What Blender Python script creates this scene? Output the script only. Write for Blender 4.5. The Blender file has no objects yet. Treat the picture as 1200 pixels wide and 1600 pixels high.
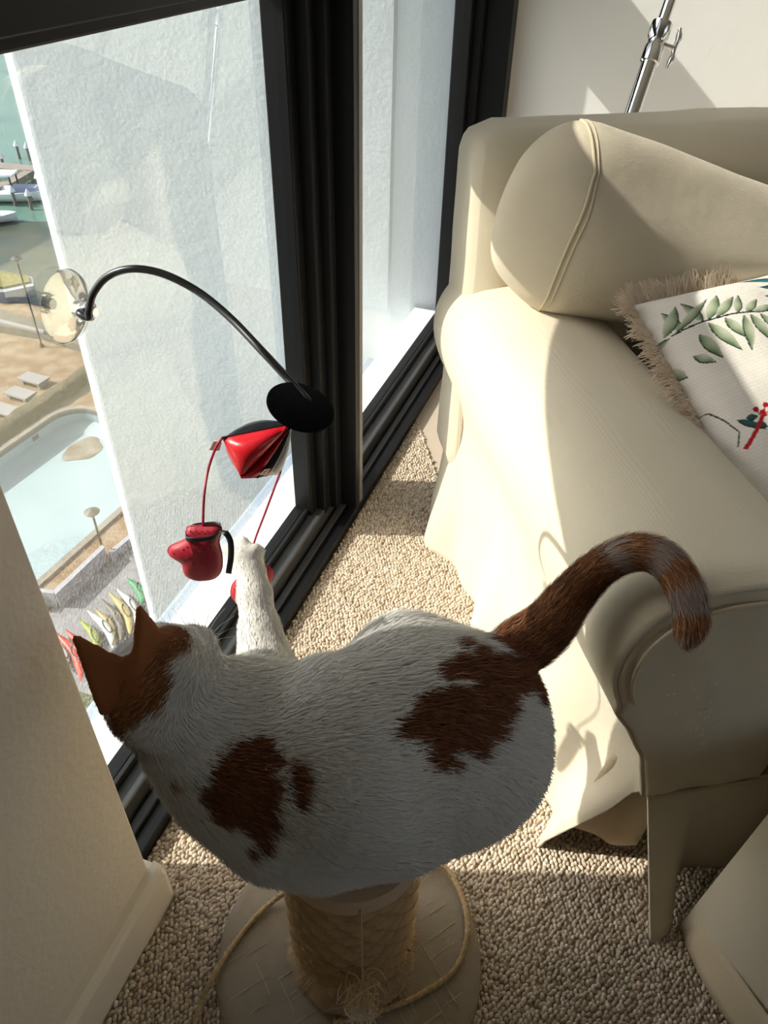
import bpy, bmesh, math, random
import numpy as np
from mathutils import Matrix, Vector

# ------------------------------------------------------------------ camera, sky, sun, exposure
sc = bpy.context.scene
COL = sc.collection
rng = np.random.default_rng(7)
random.seed(7)
FPX = 1190.0
def _ray(u, v): return np.array([u - 600.0, -(v - 800.0), -FPX])
_up = -_ray(566, 2240) / np.linalg.norm(_ray(566, 2240))
_y = _ray(1155, -165); _y = _y - _up * (_y @ _up); _y /= np.linalg.norm(_y)
_x = np.cross(_y, _up)
RC = np.stack([_x, _y, _up])                 # camera -> world
EYE = np.array([0, 0, 1.22])
cam_d = bpy.data.cameras.new('camera'); cam = bpy.data.objects.new('camera', cam_d); COL.objects.link(cam)
M = Matrix.Identity(4)
for i in range(3):
    for j in range(3): M[i][j] = RC[i, j]
    M[i][3] = EYE[i]
cam.matrix_world = M
cam_d.sensor_width = 36; cam_d.lens = 36 * FPX / 1600; cam_d.clip_start = 0.02; cam_d.clip_end = 2000
sc.camera = cam

HD = np.array([-0.3265, 0.9452]); RT = np.array([0.9452, 0.3265])   # room heading of the view and its right
SUN_EL = math.radians(38)
sun_dir = np.array([-RT[0] * math.cos(SUN_EL), -RT[1] * math.cos(SUN_EL), math.sin(SUN_EL)])   # towards the sun
sl = bpy.data.lights.new('sun', 'SUN'); sl.energy = 5.3; sl.angle = math.radians(0.6); sl.color = (1.0, 0.94, 0.84)
so = bpy.data.objects.new('sun', sl); COL.objects.link(so)
so.rotation_euler = Vector(sun_dir).to_track_quat('Z', 'Y').to_euler(); so.location = (-6, -2, 8)
world = bpy.data.worlds.new('sky'); sc.world = world; world.use_nodes = True
wn = world.node_tree; wn.nodes.clear()
sky = wn.nodes.new('ShaderNodeTexSky'); sky.sky_type = 'NISHITA'; sky.sun_disc = False; sky.dust_density = 3.0
sky.sun_elevation = SUN_EL; sky.sun_rotation = math.atan2(sun_dir[0], sun_dir[1])
bg = wn.nodes.new('ShaderNodeBackground'); bg.inputs['Strength'].default_value = 0.21
wo = wn.nodes.new('ShaderNodeOutputWorld')
hs = wn.nodes.new('ShaderNodeHueSaturation'); hs.inputs['Saturation'].default_value = 0.55      # hazy sky
wn.links.new(sky.outputs[0], hs.inputs['Color']); wn.links.new(hs.outputs[0], bg.inputs[0]); wn.links.new(bg.outputs[0], wo.inputs[0])
sc.view_settings.view_transform = 'Standard'; sc.view_settings.look = 'None'
sc.view_settings.gamma = 1; sc.view_settings.use_curve_mapping = False
sc.view_settings.exposure = 0.54

# ------------------------------------------------------------------ helpers
SX = np.array([math.cos(math.radians(30)), math.sin(math.radians(30))]); SY = np.array([-SX[1], SX[0]])
def W(r, g, z): return np.array([r * RT[0] + g * HD[0], r * RT[1] + g * HD[1], z])
def S(a, b, z): return np.array([a * SX[0] + b * SY[0], a * SX[1] + b * SY[1], z])       # sofa frame
def at_z(u, v, z):
    d = RC @ _ray(u, v); return EYE + d * (z - EYE[2]) / d[2]
def at_x(u, v, x):
    d = RC @ _ray(u, v); return EYE + d * (x - EYE[0]) / d[0]
def at_g(u, v, g):
    d = RC @ _ray(u, v); return EYE + d * g / (d[:2] @ HD)
def at_b(u, v, b):
    d = RC @ _ray(u, v); return EYE + d * b / (d[:2] @ SY)

def tag(o, label=None, cat=None, group=None, kind=None):
    if label: o['label'] = label
    if cat: o['category'] = cat
    if group: o['group'] = group
    if kind: o['kind'] = kind
    return o
def empty(name, loc, label=None, cat=None, group=None, kind=None):
    o = bpy.data.objects.new(name, None); COL.objects.link(o); o.location = [float(c) for c in loc]
    o.empty_display_size = 0.05
    return tag(o, label, cat, group, kind)
def wloc(p):
    l = np.zeros(3)
    while p is not None:
        l = l + np.array(p.location); p = p.parent
    return l
def obj(name, V, F, m, parent=None, smooth=True, org=None):
    """world-space vertices -> one mesh object whose origin is its parent's (or org)"""
    V = np.asarray(V, float)
    o0 = wloc(parent) if parent is not None else (np.array(org, float) if org is not None else V.mean(0) * [1, 1, 0] + [0, 0, V[:, 2].min()])
    me = bpy.data.meshes.new(name)
    F = F if isinstance(F, list) else F.tolist()
    me.from_pydata((V - o0).tolist(), [], F)
    if smooth: me.polygons.foreach_set('use_smooth', np.ones(len(me.polygons), bool)); me.set_sharp_from_angle(angle=math.radians(48))
    me.materials.append(m); me.update()
    o = bpy.data.objects.new(name, me); COL.objects.link(o)
    if parent is not None: o.parent = parent
    else: o.location = [float(c) for c in o0]
    return o
def bm_arrays(bm):
    bm.verts.ensure_lookup_table(); bm.verts.index_update()
    V = np.array([v.co[:] for v in bm.verts]); F = [[v.index for v in f.verts] for f in bm.faces]
    bm.free(); return V, F
def join(*vf):
    Vs, Fs, n = [], [], 0
    for V, F in vf:
        V = np.asarray(V); Vs.append(V)
        Fs += [[i + n for i in f] for f in (F if isinstance(F, list) else F.tolist())]; n += len(V)
    return np.concatenate(Vs), Fs
def box(x0, x1, y0, y1, z0, z1, bev=0.003, seg=2):
    bm = bmesh.new()
    bmesh.ops.create_cube(bm, size=1)
    for v in bm.verts:
        v.co = Vector(((x0 + x1) / 2 + v.co.x * (x1 - x0), (y0 + y1) / 2 + v.co.y * (y1 - y0), (z0 + z1) / 2 + v.co.z * (z1 - z0)))
    if bev: bmesh.ops.bevel(bm, geom=bm.edges[:], offset=bev, segments=seg, affect='EDGES', profile=0.5)
    return bm_arrays(bm)
def grid_faces(n, m, closed_m=False, closed_n=False):
    i = np.arange(n if closed_n else n - 1)[:, None]; j = np.arange(m if closed_m else m - 1)[None]
    i2 = (i + 1) % n; j2 = (j + 1) % m
    return np.stack([i * m + j + 0 * i2, i2 * m + j, i2 * m + j2, i * m + j2], -1).reshape(-1, 4)
def catmull(P, n, closed=False):
    P = np.asarray(P, float); K = len(P)
    if closed: Q = np.concatenate([P[-1:], P, P[:2]])
    else: Q = np.concatenate([2 * P[:1] - P[1:2], P, 2 * P[-1:] - P[-2:-1]])
    segs = K if closed else K - 1
    t = np.linspace(0, segs, n, endpoint=not closed); k = np.minimum(t.astype(int), segs - 1); f = (t - k)[:, None]
    a, b, c, d = Q[k], Q[k + 1], Q[k + 2], Q[k + 3]
    return 0.5 * (2 * b + (c - a) * f + (2 * a - 5 * b + 4 * c - d) * f ** 2 + (3 * b - a - 3 * c + d) * f ** 3)
def frames(P):
    T = np.gradient(P, axis=0); T /= np.linalg.norm(T, axis=1)[:, None] + 1e-12
    N = np.zeros_like(P); ref = np.array([0, 0, 1.0]) if abs(T[0, 2]) < .9 else np.array([1.0, 0, 0])
    n = ref - T[0] * (ref @ T[0]); n /= np.linalg.norm(n)
    for i in range(len(P)):
        n = n - T[i] * (n @ T[i]); n /= np.linalg.norm(n) + 1e-12; N[i] = n
    return T, N, np.cross(T, N)
def tube(P, r, seg=8, cap=True, twist=None):
    P = np.asarray(P, float); n = len(P); T, N, B = frames(P)
    r = np.broadcast_to(np.asarray(r, float), (n,))
    a = np.linspace(0, 2 * math.pi, seg, endpoint=False)
    rr = r[:, None] * np.ones(seg)[None]
    if twist is not None:
        s = np.concatenate([[0], np.cumsum(np.linalg.norm(np.diff(P, axis=0), axis=1))])
        rr = rr * (1 + 0.30 * np.cos(3 * a[None] - s[:, None] * twist))
    V = P[:, None] + rr[..., None] * (np.cos(a)[None, :, None] * N[:, None] + np.sin(a)[None, :, None] * B[:, None])
    V = V.reshape(-1, 3); F = grid_faces(n, seg, closed_m=True).tolist()
    if cap: F += [list(range(seg))[::-1], [(n - 1) * seg + k for k in range(seg)]]
    return V, F
def lathe(prof, c, seg=32, axis=(0, 0, 1)):
    """prof: (radius, height) pairs round axis through c"""
    A = np.array(axis, float); A /= np.linalg.norm(A)
    e1 = np.cross(A, [0, 0, 1.0]) if abs(A[2]) < .9 else np.cross(A, [1.0, 0, 0]); e1 /= np.linalg.norm(e1); e2 = np.cross(A, e1)
    a = np.linspace(0, 2 * math.pi, seg, endpoint=False); prof = np.asarray(prof, float)
    V = np.array(c)[None, None] + prof[:, None, :1] * (np.cos(a)[None, :, None] * e1 + np.sin(a)[None, :, None] * e2) + prof[:, None, 1:] * A
    F = grid_faces(len(prof), seg, closed_m=True).tolist()
    F += [list(range(seg))[::-1], [(len(prof) - 1) * seg + k for k in range(seg)]]
    return V.reshape(-1, 3), F
def rounded(n, half, p=0.10, puff=None):
    """subdivided box pulled to a rounded box; half extents, corner radius p; returns local verts in [-half, half]"""
    bm = bmesh.new(); bmesh.ops.create_cube(bm, size=2); bmesh.ops.subdivide_edges(bm, edges=bm.edges[:], cuts=n, use_grid_fill=True)
    V, F = bm_arrays(bm); half = np.array(half, float); Q = V * half
    core = np.clip(Q, -(half - p), half - p); d = Q - core; L = np.linalg.norm(d, axis=1)[:, None]
    return np.where(L > 1e-9, core + d / np.maximum(L, 1e-9) * p, Q), F
def solidify(o, t, off=0):
    m = o.modifiers.new('thickness', 'SOLIDIFY'); m.thickness = t; m.offset = off; return o
def fbm(P, scale, seed=0, oct=3):
    """cheap smooth noise: sums of rotated sines"""
    r = np.random.default_rng(seed); out = np.zeros(len(P)); amp = 1
    for o in range(oct):
        for _ in range(4):
            k = r.normal(size=3); k *= scale * (2 ** o) / np.linalg.norm(k); out += amp * np.sin(P @ k + r.uniform(0, 6.28)) / 4
        amp *= .5
    return out

# ---- materials
def mat(name, col, rough=0.6, metal=0.0, spec=0.4, noise=None, bump=None, weave=None, attr=None, sheen=0.0, trans=0.0, coat=0.0):
    m = bpy.data.materials.new(name); m.use_nodes = True; nt = m.node_tree; N = nt.nodes; L = nt.links
    b = N['Principled BSDF']; b.inputs['Base Color'].default_value = (*col, 1); b.inputs['Roughness'].default_value = rough
    b.inputs['Metallic'].default_value = metal; b.inputs['Specular IOR Level'].default_value = spec
    if sheen: b.inputs['Sheen Weight'].default_value = sheen
    if coat: b.inputs['Coat Weight'].default_value = coat; b.inputs['Coat Roughness'].default_value = .15
    tc = N.new('ShaderNodeTexCoord'); src = None
    if attr:
        at = N.new('ShaderNodeAttribute'); at.attribute_name = attr; src = at.outputs['Color']
    if noise:                                   # (scale, second colour, lo, hi)
        nz = N.new('ShaderNodeTexNoise'); nz.inputs['Scale'].default_value = noise[0]; nz.inputs['Detail'].default_value = 5
        L.new(tc.outputs['Object'], nz.inputs['Vector'])
        mr = N.new('ShaderNodeMapRange'); mr.inputs[1].default_value = noise[2]; mr.inputs[2].default_value = noise[3]
        L.new(nz.outputs['Fac'], mr.inputs[0])
        mx = N.new('ShaderNodeMix'); mx.data_type = 'RGBA'; L.new(mr.outputs[0], mx.inputs['Factor'])
        if src is not None: L.new(src, mx.inputs['A'])
        else: mx.inputs['A'].default_value = (*col, 1)
        mx.inputs['B'].default_value = (*noise[1], 1); src = mx.outputs['Result']
    if src is not None: L.new(src, b.inputs['Base Color'])
    hs = []
    if bump:                                    # list of (scale, strength)
        for s, k in bump:
            nz = N.new('ShaderNodeTexNoise'); nz.inputs['Scale'].default_value = s; nz.inputs['Detail'].default_value = 4
            L.new(tc.outputs['Object'], nz.inputs['Vector']); ml = N.new('ShaderNodeMath'); ml.operation = 'MULTIPLY'
            ml.inputs[1].default_value = k; L.new(nz.outputs['Fac'], ml.inputs[0]); hs.append(ml.outputs[0])
    if weave:                                   # (scale, strength, axes)
        for ax in weave[2]:
            wv = N.new('ShaderNodeTexWave'); wv.bands_direction = ax; wv.inputs['Scale'].default_value = weave[0]
            wv.inputs['Distortion'].default_value = 1.2; wv.inputs['Detail'].default_value = 2; wv.inputs['Detail Scale'].default_value = 2
            L.new(tc.outputs['Object'], wv.inputs['Vector']); ml = N.new('ShaderNodeMath'); ml.operation = 'MULTIPLY'
            ml.inputs[1].default_value = weave[1]; L.new(wv.outputs['Fac'], ml.inputs[0]); hs.append(ml.outputs[0])
    if hs:
        acc = hs[0]
        for h in hs[1:]:
            ad = N.new('ShaderNodeMath'); ad.operation = 'ADD'; L.new(acc, ad.inputs[0]); L.new(h, ad.inputs[1]); acc = ad.outputs[0]
        bp = N.new('ShaderNodeBump'); bp.inputs['Distance'].default_value = 0.01; bp.inputs['Strength'].default_value = 1
        L.new(acc, bp.inputs['Height']); L.new(bp.outputs[0], b.inputs['Normal'])
    if trans:
        tr = N.new('ShaderNodeBsdfTranslucent'); mxs = N.new('ShaderNodeMixShader'); mxs.inputs[0].default_value = trans
        if src is not None: L.new(src, tr.inputs[0])
        else: tr.inputs[0].default_value = (*col, 1)
        L.new(b.outputs[0], mxs.inputs[1]); L.new(tr.outputs[0], mxs.inputs[2]); L.new(mxs.outputs[0], N['Material Output'].inputs[0])
    return m
def clear_mat(name, tint=(1, 1, 1), ior=1.5, gl=1.0, rough=0.0):
    m = bpy.data.materials.new(name); m.use_nodes = True; N = m.node_tree.nodes; L = m.node_tree.links; N.remove(N['Principled BSDF'])
    t = N.new('ShaderNodeBsdfTransparent'); t.inputs[0].default_value = (*tint, 1)
    g = N.new('ShaderNodeBsdfGlossy'); g.inputs['Roughness'].default_value = rough
    fr = N.new('ShaderNodeFresnel'); fr.inputs[0].default_value = ior
    ml = N.new('ShaderNodeMath'); ml.operation = 'MULTIPLY'; ml.inputs[1].default_value = gl; L.new(fr.outputs[0], ml.inputs[0])
    mx = N.new('ShaderNodeMixShader'); L.new(ml.outputs[0], mx.inputs[0]); L.new(t.outputs[0], mx.inputs[1]); L.new(g.outputs[0], mx.inputs[2])
    L.new(mx.outputs[0], N['Material Output'].inputs[0]); return m

MT = dict(
    wall=mat('cream_wall_paint', (.70, .63, .52), .55, noise=(3, (.66, .59, .48), .4, .7), bump=[(90, .10), (14, .05)]),
    back=mat('white_wall_paint', (.80, .79, .78), .5, bump=[(60, .06)]),
    warm=mat('warm_cream_paint', (.78, .70, .56), .6),
    base=mat('skirting_gloss_paint', (.74, .67, .56), .28, bump=[(25, .02)]),
    ceil=mat('ceiling_paint', (.84, .81, .75), .7),
    frame=mat('black_powder_coat', (.007, .007, .008), .42, spec=.22, bump=[(180, .008)]),
    track=mat('grey_anodised_track', (.055, .055, .057), .32, spec=.45, bump=[(120, .006)]),
    strip=mat('lit_post_edge', (.22, .21, .20), .4, metal=.3),  # paler grey: room light reflected by the post edge, put into the colour
    gasket=mat('rubber_gasket', (.006, .006, .006), .5),
    glass=clear_mat('window_glass', (.95, .97, .96), 1.5, .28),
    stucco=mat('white_stucco', (.79, .83, .88), .85, noise=(1.3, (.74, .78, .82), .45, .7), bump=[(75, .15), (16, .20)]),
    ledge=mat('white_ledge_paint', (.82, .82, .80), .6, bump=[(60, .08)]),
    flash=mat('blue_grey_flashing', (.30, .36, .44), .4, metal=.2),
    sub=mat('carpet_backing', (.46, .38, .30), .95),
    loop=mat('wool_loop_pile', (.6, .5, .4), .95, attr='col', spec=.1, bump=[(900, .05)]),
    sofa=mat('cream_cotton_twill', (.64, .57, .44), .85, spec=.15, sheen=.2, noise=(5, (.60, .53, .40), .4, .75), bump=[(7, .10), (420, .02)], weave=(260, .012, 'XZ')),
    sofain=mat('cream_twill_lining', (.60, .50, .35), .9, spec=.1, bump=[(200, .05)]),
    seam=mat('cream_seam_thread', (.52, .44, .31), .9, bump=[(400, .03)]),
    linen=mat('cream_washed_linen', (.60, .525, .40), .9, spec=.12, sheen=.2, noise=(8, (.55, .475, .36), .4, .8), bump=[(9, .30), (28, .16), (300, .035)], weave=(300, .012, 'XZ')),
    pillow=mat('printed_cotton', (.7, .66, .6), .85, attr='col', spec=.15, bump=[(300, .05)], weave=(260, .012, 'XYZ')),
    fringe=mat('cream_fringe_yarn', (.74, .63, .50), .9, noise=(60, (.62, .50, .39), .4, .7)),
    chrome=mat('polished_chrome', (.75, .75, .76), .08, metal=1),
    blackrod=mat('black_rubber_rod', (.008, .008, .009), .22, spec=.5),
    felt=mat('black_felt', (.003, .003, .0035), .95, spec=.05, sheen=.03, bump=[(500, .2)]),
    clear=clear_mat('clear_vinyl', (.95, .97, .97), 1.45, .8, .02),
    redl=mat('red_faux_leather', (.62, .012, .022), .30, spec=.5, bump=[(60, .10)]),
    redg=mat('crimson_faux_leather', (.40, .016, .035), .5, spec=.4, bump=[(250, .04), (40, .10)]),
    blackl=mat('black_faux_leather', (.012, .012, .014), .3, spec=.5, bump=[(70, .1)]),
    whitel=mat('white_faux_leather', (.66, .63, .57), .4, bump=[(70, .1)]),
    label=mat('white_satin_label', (.85, .84, .82), .5),
    cord=mat('red_cord', (.42, .02, .05), .5, bump=[(600, .02)]),
    ribbon=mat('black_ribbon', (.008, .008, .009), .45),
    hole=mat('punched_hole', (.09, .004, .01), .9),
    fur=mat('cat_fur', (.7, .7, .68), .8, attr='col', spec=.15, trans=.12),
    skin=mat('cat_undercoat', (.7, .7, .68), .9, attr='col', spec=.1),
    nose=mat('pink_cat_nose', (.55, .25, .22), .5),
    whisk=mat('white_whisker', (.85, .84, .8), .4),
    eye=mat('amber_cat_eye', (.35, .22, .03), .1, coat=1.0),
    core=mat('shade_dark_core', (.07, .045, .025), .95),  # tube coloured dark to put shade into the crevices between rope coils
    sisal=mat('sisal_rope', (.42, .28, .14), .9, noise=(60, (.36, .235, .11), .35, .7), bump=[(500, .02)]),
    twine=mat('jute_twine', (.52, .38, .20), .9, noise=(150, (.36, .25, .12), .4, .7)),
    basefab=mat('slub_linen_cover', (.36, .30, .23), .9, spec=.1, noise=(20, (.30, .245, .185), .4, .75), bump=[(350, .08)], weave=(190, .03, 'XY')),
    slub=mat('pale_slub_thread', (.58, .47, .34), .9),
    capfab=mat('beige_cap_fabric', (.48, .35, .235), .9, bump=[(300, .08)]),
    plush=mat('worn_beige_plush', (.50, .36, .22), .95, noise=(40, (.34, .22, .12), .35, .7), bump=[(90, .4)]),
    raffia=mat('raffia', (.55, .40, .22), .8),
    feather=mat('cream_feather', (.80, .72, .62), .8, trans=.3),
    water=mat('harbour_water', (0.090, 0.180, 0.144), .25, spec=.4, noise=(.09, (0.144, 0.264, 0.216), .35, .7), bump=[(2.0, 2.0)]),
    shallow=mat('murky_basin_water', (.045, .065, .045), .3, spec=.3, noise=(.35, (.10, .10, .06), .35, .75), bump=[(2.5, 1.5)]),
    pool=mat('pool_plaster', (.26, .36, .39), .5, noise=(.16, (.33, .42, .45), .35, .7)),
    poolrim=mat('pool_coping', (0.240, 0.220, 0.190), .7, noise=(1.5, (0.200, 0.175, 0.145), .4, .7)),
    tile=mat('pool_waterline_tile', (.09, .11, .12), .3),
    stain=mat('pool_floor_sediment', (0.160, 0.120, 0.088), .8, noise=(.8, (0.272, 0.256, 0.224), .4, .7)),
    brick=mat('tan_paving', (0.200, 0.125, 0.065), .85, noise=(.9, (0.280, 0.210, 0.140), .40, .62), bump=[(3, 1)]),
    paver=mat('tan_paver', (.52, .37, .22), .85, noise=(.6, (.62, .50, .36), .4, .6)),
    hedge=mat('clipped_hedge', (0.070, 0.059, 0.035), .9, noise=(2.5, (0.119, 0.091, 0.056), .4, .65), bump=[(4, 6)]),
    quay=mat('quay_concrete', (0.119, 0.105, 0.084), .9, noise=(1.2, (0.168, 0.147, 0.119), .4, .7)),
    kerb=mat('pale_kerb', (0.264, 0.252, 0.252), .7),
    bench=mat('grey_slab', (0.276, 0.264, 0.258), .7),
    white=mat('white_gelcoat', (.85, .86, .88), .3),
    bluec=mat('blue_boat_cover', (.28, .33, .48), .6),
    dockw=mat('weathered_dock_timber', (0.300, 0.258, 0.228), .8, noise=(1.5, (0.240, 0.204, 0.180), .4, .7)),
    pile=mat('dark_timber_pile', (.16, .15, .14), .8),
    grass=mat('dark_lawn', (0.060, 0.076, 0.036), .95, noise=(6, (0.128, 0.136, 0.080), .45, .62), bump=[(8, 3)]),
    plant=mat('yellow_green_planting', (0.156, 0.168, 0.036), .9, noise=(2, (0.240, 0.192, 0.084), .4, .65), bump=[(4, 5)]),
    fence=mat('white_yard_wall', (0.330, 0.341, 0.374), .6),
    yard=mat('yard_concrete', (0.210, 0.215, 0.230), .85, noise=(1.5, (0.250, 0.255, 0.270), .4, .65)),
    post=mat('dark_lamp_metal', (.03, .03, .027), .5),
    shade=mat('grey_lamp_cap', (.09, .09, .08), .5),
    kgreen=mat('green_kayak_hull', (.02, .20, .09), .5), kred=mat('red_kayak_hull', (.42, .04, .035), .4),
    kyel=mat('yellow_kayak_hull', (.34, .27, .10), .5), kwhite=mat('white_kayak_hull', (.46, .46, .46), .5),
    klime=mat('lime_kayak_hull', (.20, .26, .03), .5), kdark=mat('grey_kayak_hull', (.10, .095, .09), .5),
)

# ------------------------------------------------------------------ room shell
def struct(name, VF, m, smooth=False, label=None):
    o = obj(name, VF[0], VF[1], m, smooth=smooth); o['kind'] = 'structure'
    if label: o['label'] = label
    return o
def part(name, VF, m, parent, smooth=False):
    return obj(name, VF[0], VF[1], m, parent, smooth=smooth)
XG = -0.632                                   # glass plane
struct('floor', box(-.70, 3.6, -3.2, 2.52, -.12, 0, 0), MT['sub'])
struct('ceiling', box(-.70, 3.6, -3.2, 2.60, 2.55, 2.65, 0), MT['ceil'])
struct('wall_far', box(-.505, 3.6, 2.50, 2.62, 0, 2.55, 0), MT['back'])
wl = struct('wall_left', box(-.640, -.487, -3.2, .385, 0, 2.55, .002), MT['wall'])
# right wall with a wide daylight opening
struct('wall_rear', box(-.70, 3.6, -3.3, -3.2, 0, 2.55, 0), MT['warm'])
struct('wall_right', join(box(3.6, 3.7, -3.2, -1.2, 0, 2.55, 0), box(3.6, 3.7, -1.2, 1.2, 0, .4, 0), box(3.6, 3.7, -1.2, 1.2, 2.3, 2.55, 0), box(3.6, 3.7, 1.2, 2.6, 0, 2.55, 0)), MT['warm'])
# skirting board with an eased top along the left wall, returned round its end
prof = [(-.487, 0), (-.466, 0), (-.466, .070), (-.4665, .082), (-.470, .090), (-.476, .0945), (-.487, .096)]
ys = np.array([-3.2, .392, .3985, .4])
V = []
for k, y in enumerate(ys):
    for x, z in prof: V.append((x - (0.006 if k == 3 else (.002 if k == 2 else 0)) * (x > -.48), y, z))
F = grid_faces(4, len(prof)).tolist() + [list(range(3 * len(prof), 4 * len(prof)))]
V = np.array(V)
bl = struct('baseboard_left', join((V, F), box(-.60, -.480, .384, .398, 0, .094, .003)), MT['base'], smooth=False)

# window: threshold, two glazed units, post, rail
win = empty('window_1', (-.60, .9, 0), kind='structure')
Y0, Y1 = .372, 2.45
def wbox(name, a, m='frame', parent=win, bev=.002): return part(name, box(*a, bev), MT[m], parent)
wbox('threshold_nosing', (-.561, -.5385, Y0, Y1, 0, .030))
wbox('threshold_groove', (-.568, -.561, Y0, Y1, 0, .020), 'gasket', bev=0)
wbox('threshold_strip', (-.584, -.568, Y0, Y1, 0, .031), 'track')
wbox('threshold_channel', (-.592, -.584, Y0, Y1, 0, .018), 'gasket', bev=0)
for nm, ya, yb in (('bottom_rail', Y0, 1.352), ('bottom_rail', 1.388, Y1)):
    wbox(nm, (-.622, -.592, ya, yb, 0, .062), 'track', bev=.0025)
    wbox('glazing_bead', (-.630, -.622, ya, yb, 0, .078), 'gasket', bev=.001)
    wbox('outer_rail', (-.660, -.634, ya, yb, 0, .072))
# stepped stile and post between the panes
for a in ((-.655, -.612, 1.250, 1.282), (-.655, -.590, 1.280, 1.312), (-.655, -.572, 1.310, 1.338)):
    wbox('stile', (*a, .05, 2.5), bev=.003)
wbox('window_post', (-.670, -.540, 1.352, 1.374, .030, 2.52), bev=.002)
wbox('post_edge_strip', (-.640, -.5385, 1.3745, 1.3925, .030, 2.52), 'strip', bev=.001)
wbox('stile', (-.655, -.600, 1.393, 1.47, .05, 2.5), bev=.003)
wbox('stile', (-.655, -.606, 2.386, 2.412, .05, 2.5), bev=.003)
wbox('stile', (-.655, -.580, 2.412, 2.438, 0, 2.5), bev=.003)
wbox('side_jamb', (-.670, -.505, 2.438, 2.505, 0, 2.55), bev=.002)
wbox('side_jamb', (-.655, -.580, .34, .384, 0, 2.55), bev=.002)
wbox('crossrail', (-.655, -.600, Y0, 1.352, 1.092, 1.320), bev=.003)
wbox('crossrail', (-.655, -.600, 1.388, 2.44, 1.092, 1.320), bev=.003)
wbox('crossrail_bead', (-.600, -.588, Y0, 1.345, 1.106, 1.305), bev=.002)
wbox('crossrail_bead', (-.600, -.588, 1.393, 2.40, 1.106, 1.305), bev=.002)
wbox('head_rail', (-.670, -.560, Y0, 2.44, 2.47, 2.56), bev=.002)
for ya, yb in ((.39, 1.262), (1.46, 2.395)):
    for za, zb in ((.05, 1.10), (1.312, 2.48)):
        part('glass_pane', box(-.634, -.630, ya, yb, za, zb, 0), MT['glass'], win)

# ------------------------------------------------------------------ outside of the tower
fin_dir = np.array([-1.0, -0.275]); fin_dir /= np.linalg.norm(fin_dir); fin_n = np.array([fin_dir[1], -fin_dir[0]])   # facing side
if fin_n[1] > 0: fin_n = -fin_n
p0 = np.array([-.668, 2.50]); LEN = 1.40; th = .34
plan = [p0, p0 + fin_dir * .18, p0 + fin_dir * .19 + fin_n * .012, p0 + fin_dir * .6 + fin_n * .012]
ctr = p0 + fin_dir * (LEN - .06) + fin_n * (.012 - .06)
plan.append(ctr + fin_n * .06 - fin_dir * .12)
for k in range(9):
    a = k / 8 * math.pi / 2; plan.append(ctr + fin_n * .06 * math.cos(a) + fin_dir * .06 * math.sin(a))
end = plan[-1] - fin_n * th
plan += [end, p0 - fin_n * th]
zs = np.array([-24, -6, -2, -.5, .5, 1.5, 3.2]); plan = np.array(plan)
V = np.array([(x, y, z) for z in zs for x, y in plan])
F = grid_faces(len(zs), len(plan), closed_m=True).tolist()
fin = obj('fin_wall', V, F, MT['stucco'], smooth=False)
tag(fin, 'tall white stucco fin wall of the tower outside the window', 'exterior wall', kind='structure')
led = empty('window_ledge', (-.72, 1.4, .02), 'white painted ledge running outside the window panes', 'ledge')
part('ledge_slab', box(-.752, -.661, .36, 2.46, -.30, .052, .006), MT['ledge'], led)
part('flashing', box(-.835, -.753, .36, 2.2, -.34, -.03, .012), MT['flash'], led)
GZ = -24.0
def G(u, v, dz=0): return at_z(u, v, GZ + dz)
def poly_prism(pts, z0, z1):
    pts = np.array([p[:2] for p in pts]); n = len(pts)
    V = np.concatenate([np.c_[pts, np.full(n, z0)], np.c_[pts, np.full(n, z1)]])
    return V, [list(range(n))[::-1], list(range(n, 2 * n))] + [[i, (i + 1) % n, n + (i + 1) % n, n + i] for i in range(n)]
def bigquad(x0, x1, y0, y1, z): return np.array([(x0, y0, z), (x1, y0, z), (x1, y1, z), (x0, y1, z)]), [[0, 1, 2, 3]]
# pool axis on the ground: u-axis along near edge (towards +y), v-axis away
A0 = G(55, 925); A1 = G(205, 790); e1 = (A1 - A0); e1[2] = 0; e1 /= np.linalg.norm(e1)      # along the pool, away
e2 = np.array([-e1[1], e1[0], 0])
if e2[0] > 0: e2 = -e2                                                                       # across the pool, outwards
def Lp(s, t, z=0): return A0 + e1 * s + e2 * t + np.array([0, 0, z])
def Luv(u, v, dz=0):
    d = G(u, v, dz) - A0; return d @ e1, d @ e2
water = obj('harbour_water', *bigquad(-400, 10, -60, 400, GZ - 1.6), MT['water'], smooth=False); tag(water, 'green harbour water beyond the quay', 'water', kind='structure')
wd = np.array([G(0, 330, -1.5), G(110, 330, -1.5), G(140, 470, -1.5), G(0, 470, -1.5)]) ; wd = np.array([[-62, 38], [-20, 38], [-20, 62], [-62, 62.0]])
bas = obj('basin_water', *poly_prism([G(-60, 345, -1.5), G(190, 345, -1.5), G(260, 520, -1.5), G(-60, 470, -1.5)], GZ - 1.7, GZ - 1.55), MT['shallow'], smooth=False)
tag(bas, 'murky dark basin water between the boats and the quay', 'water', kind='structure')
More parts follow.
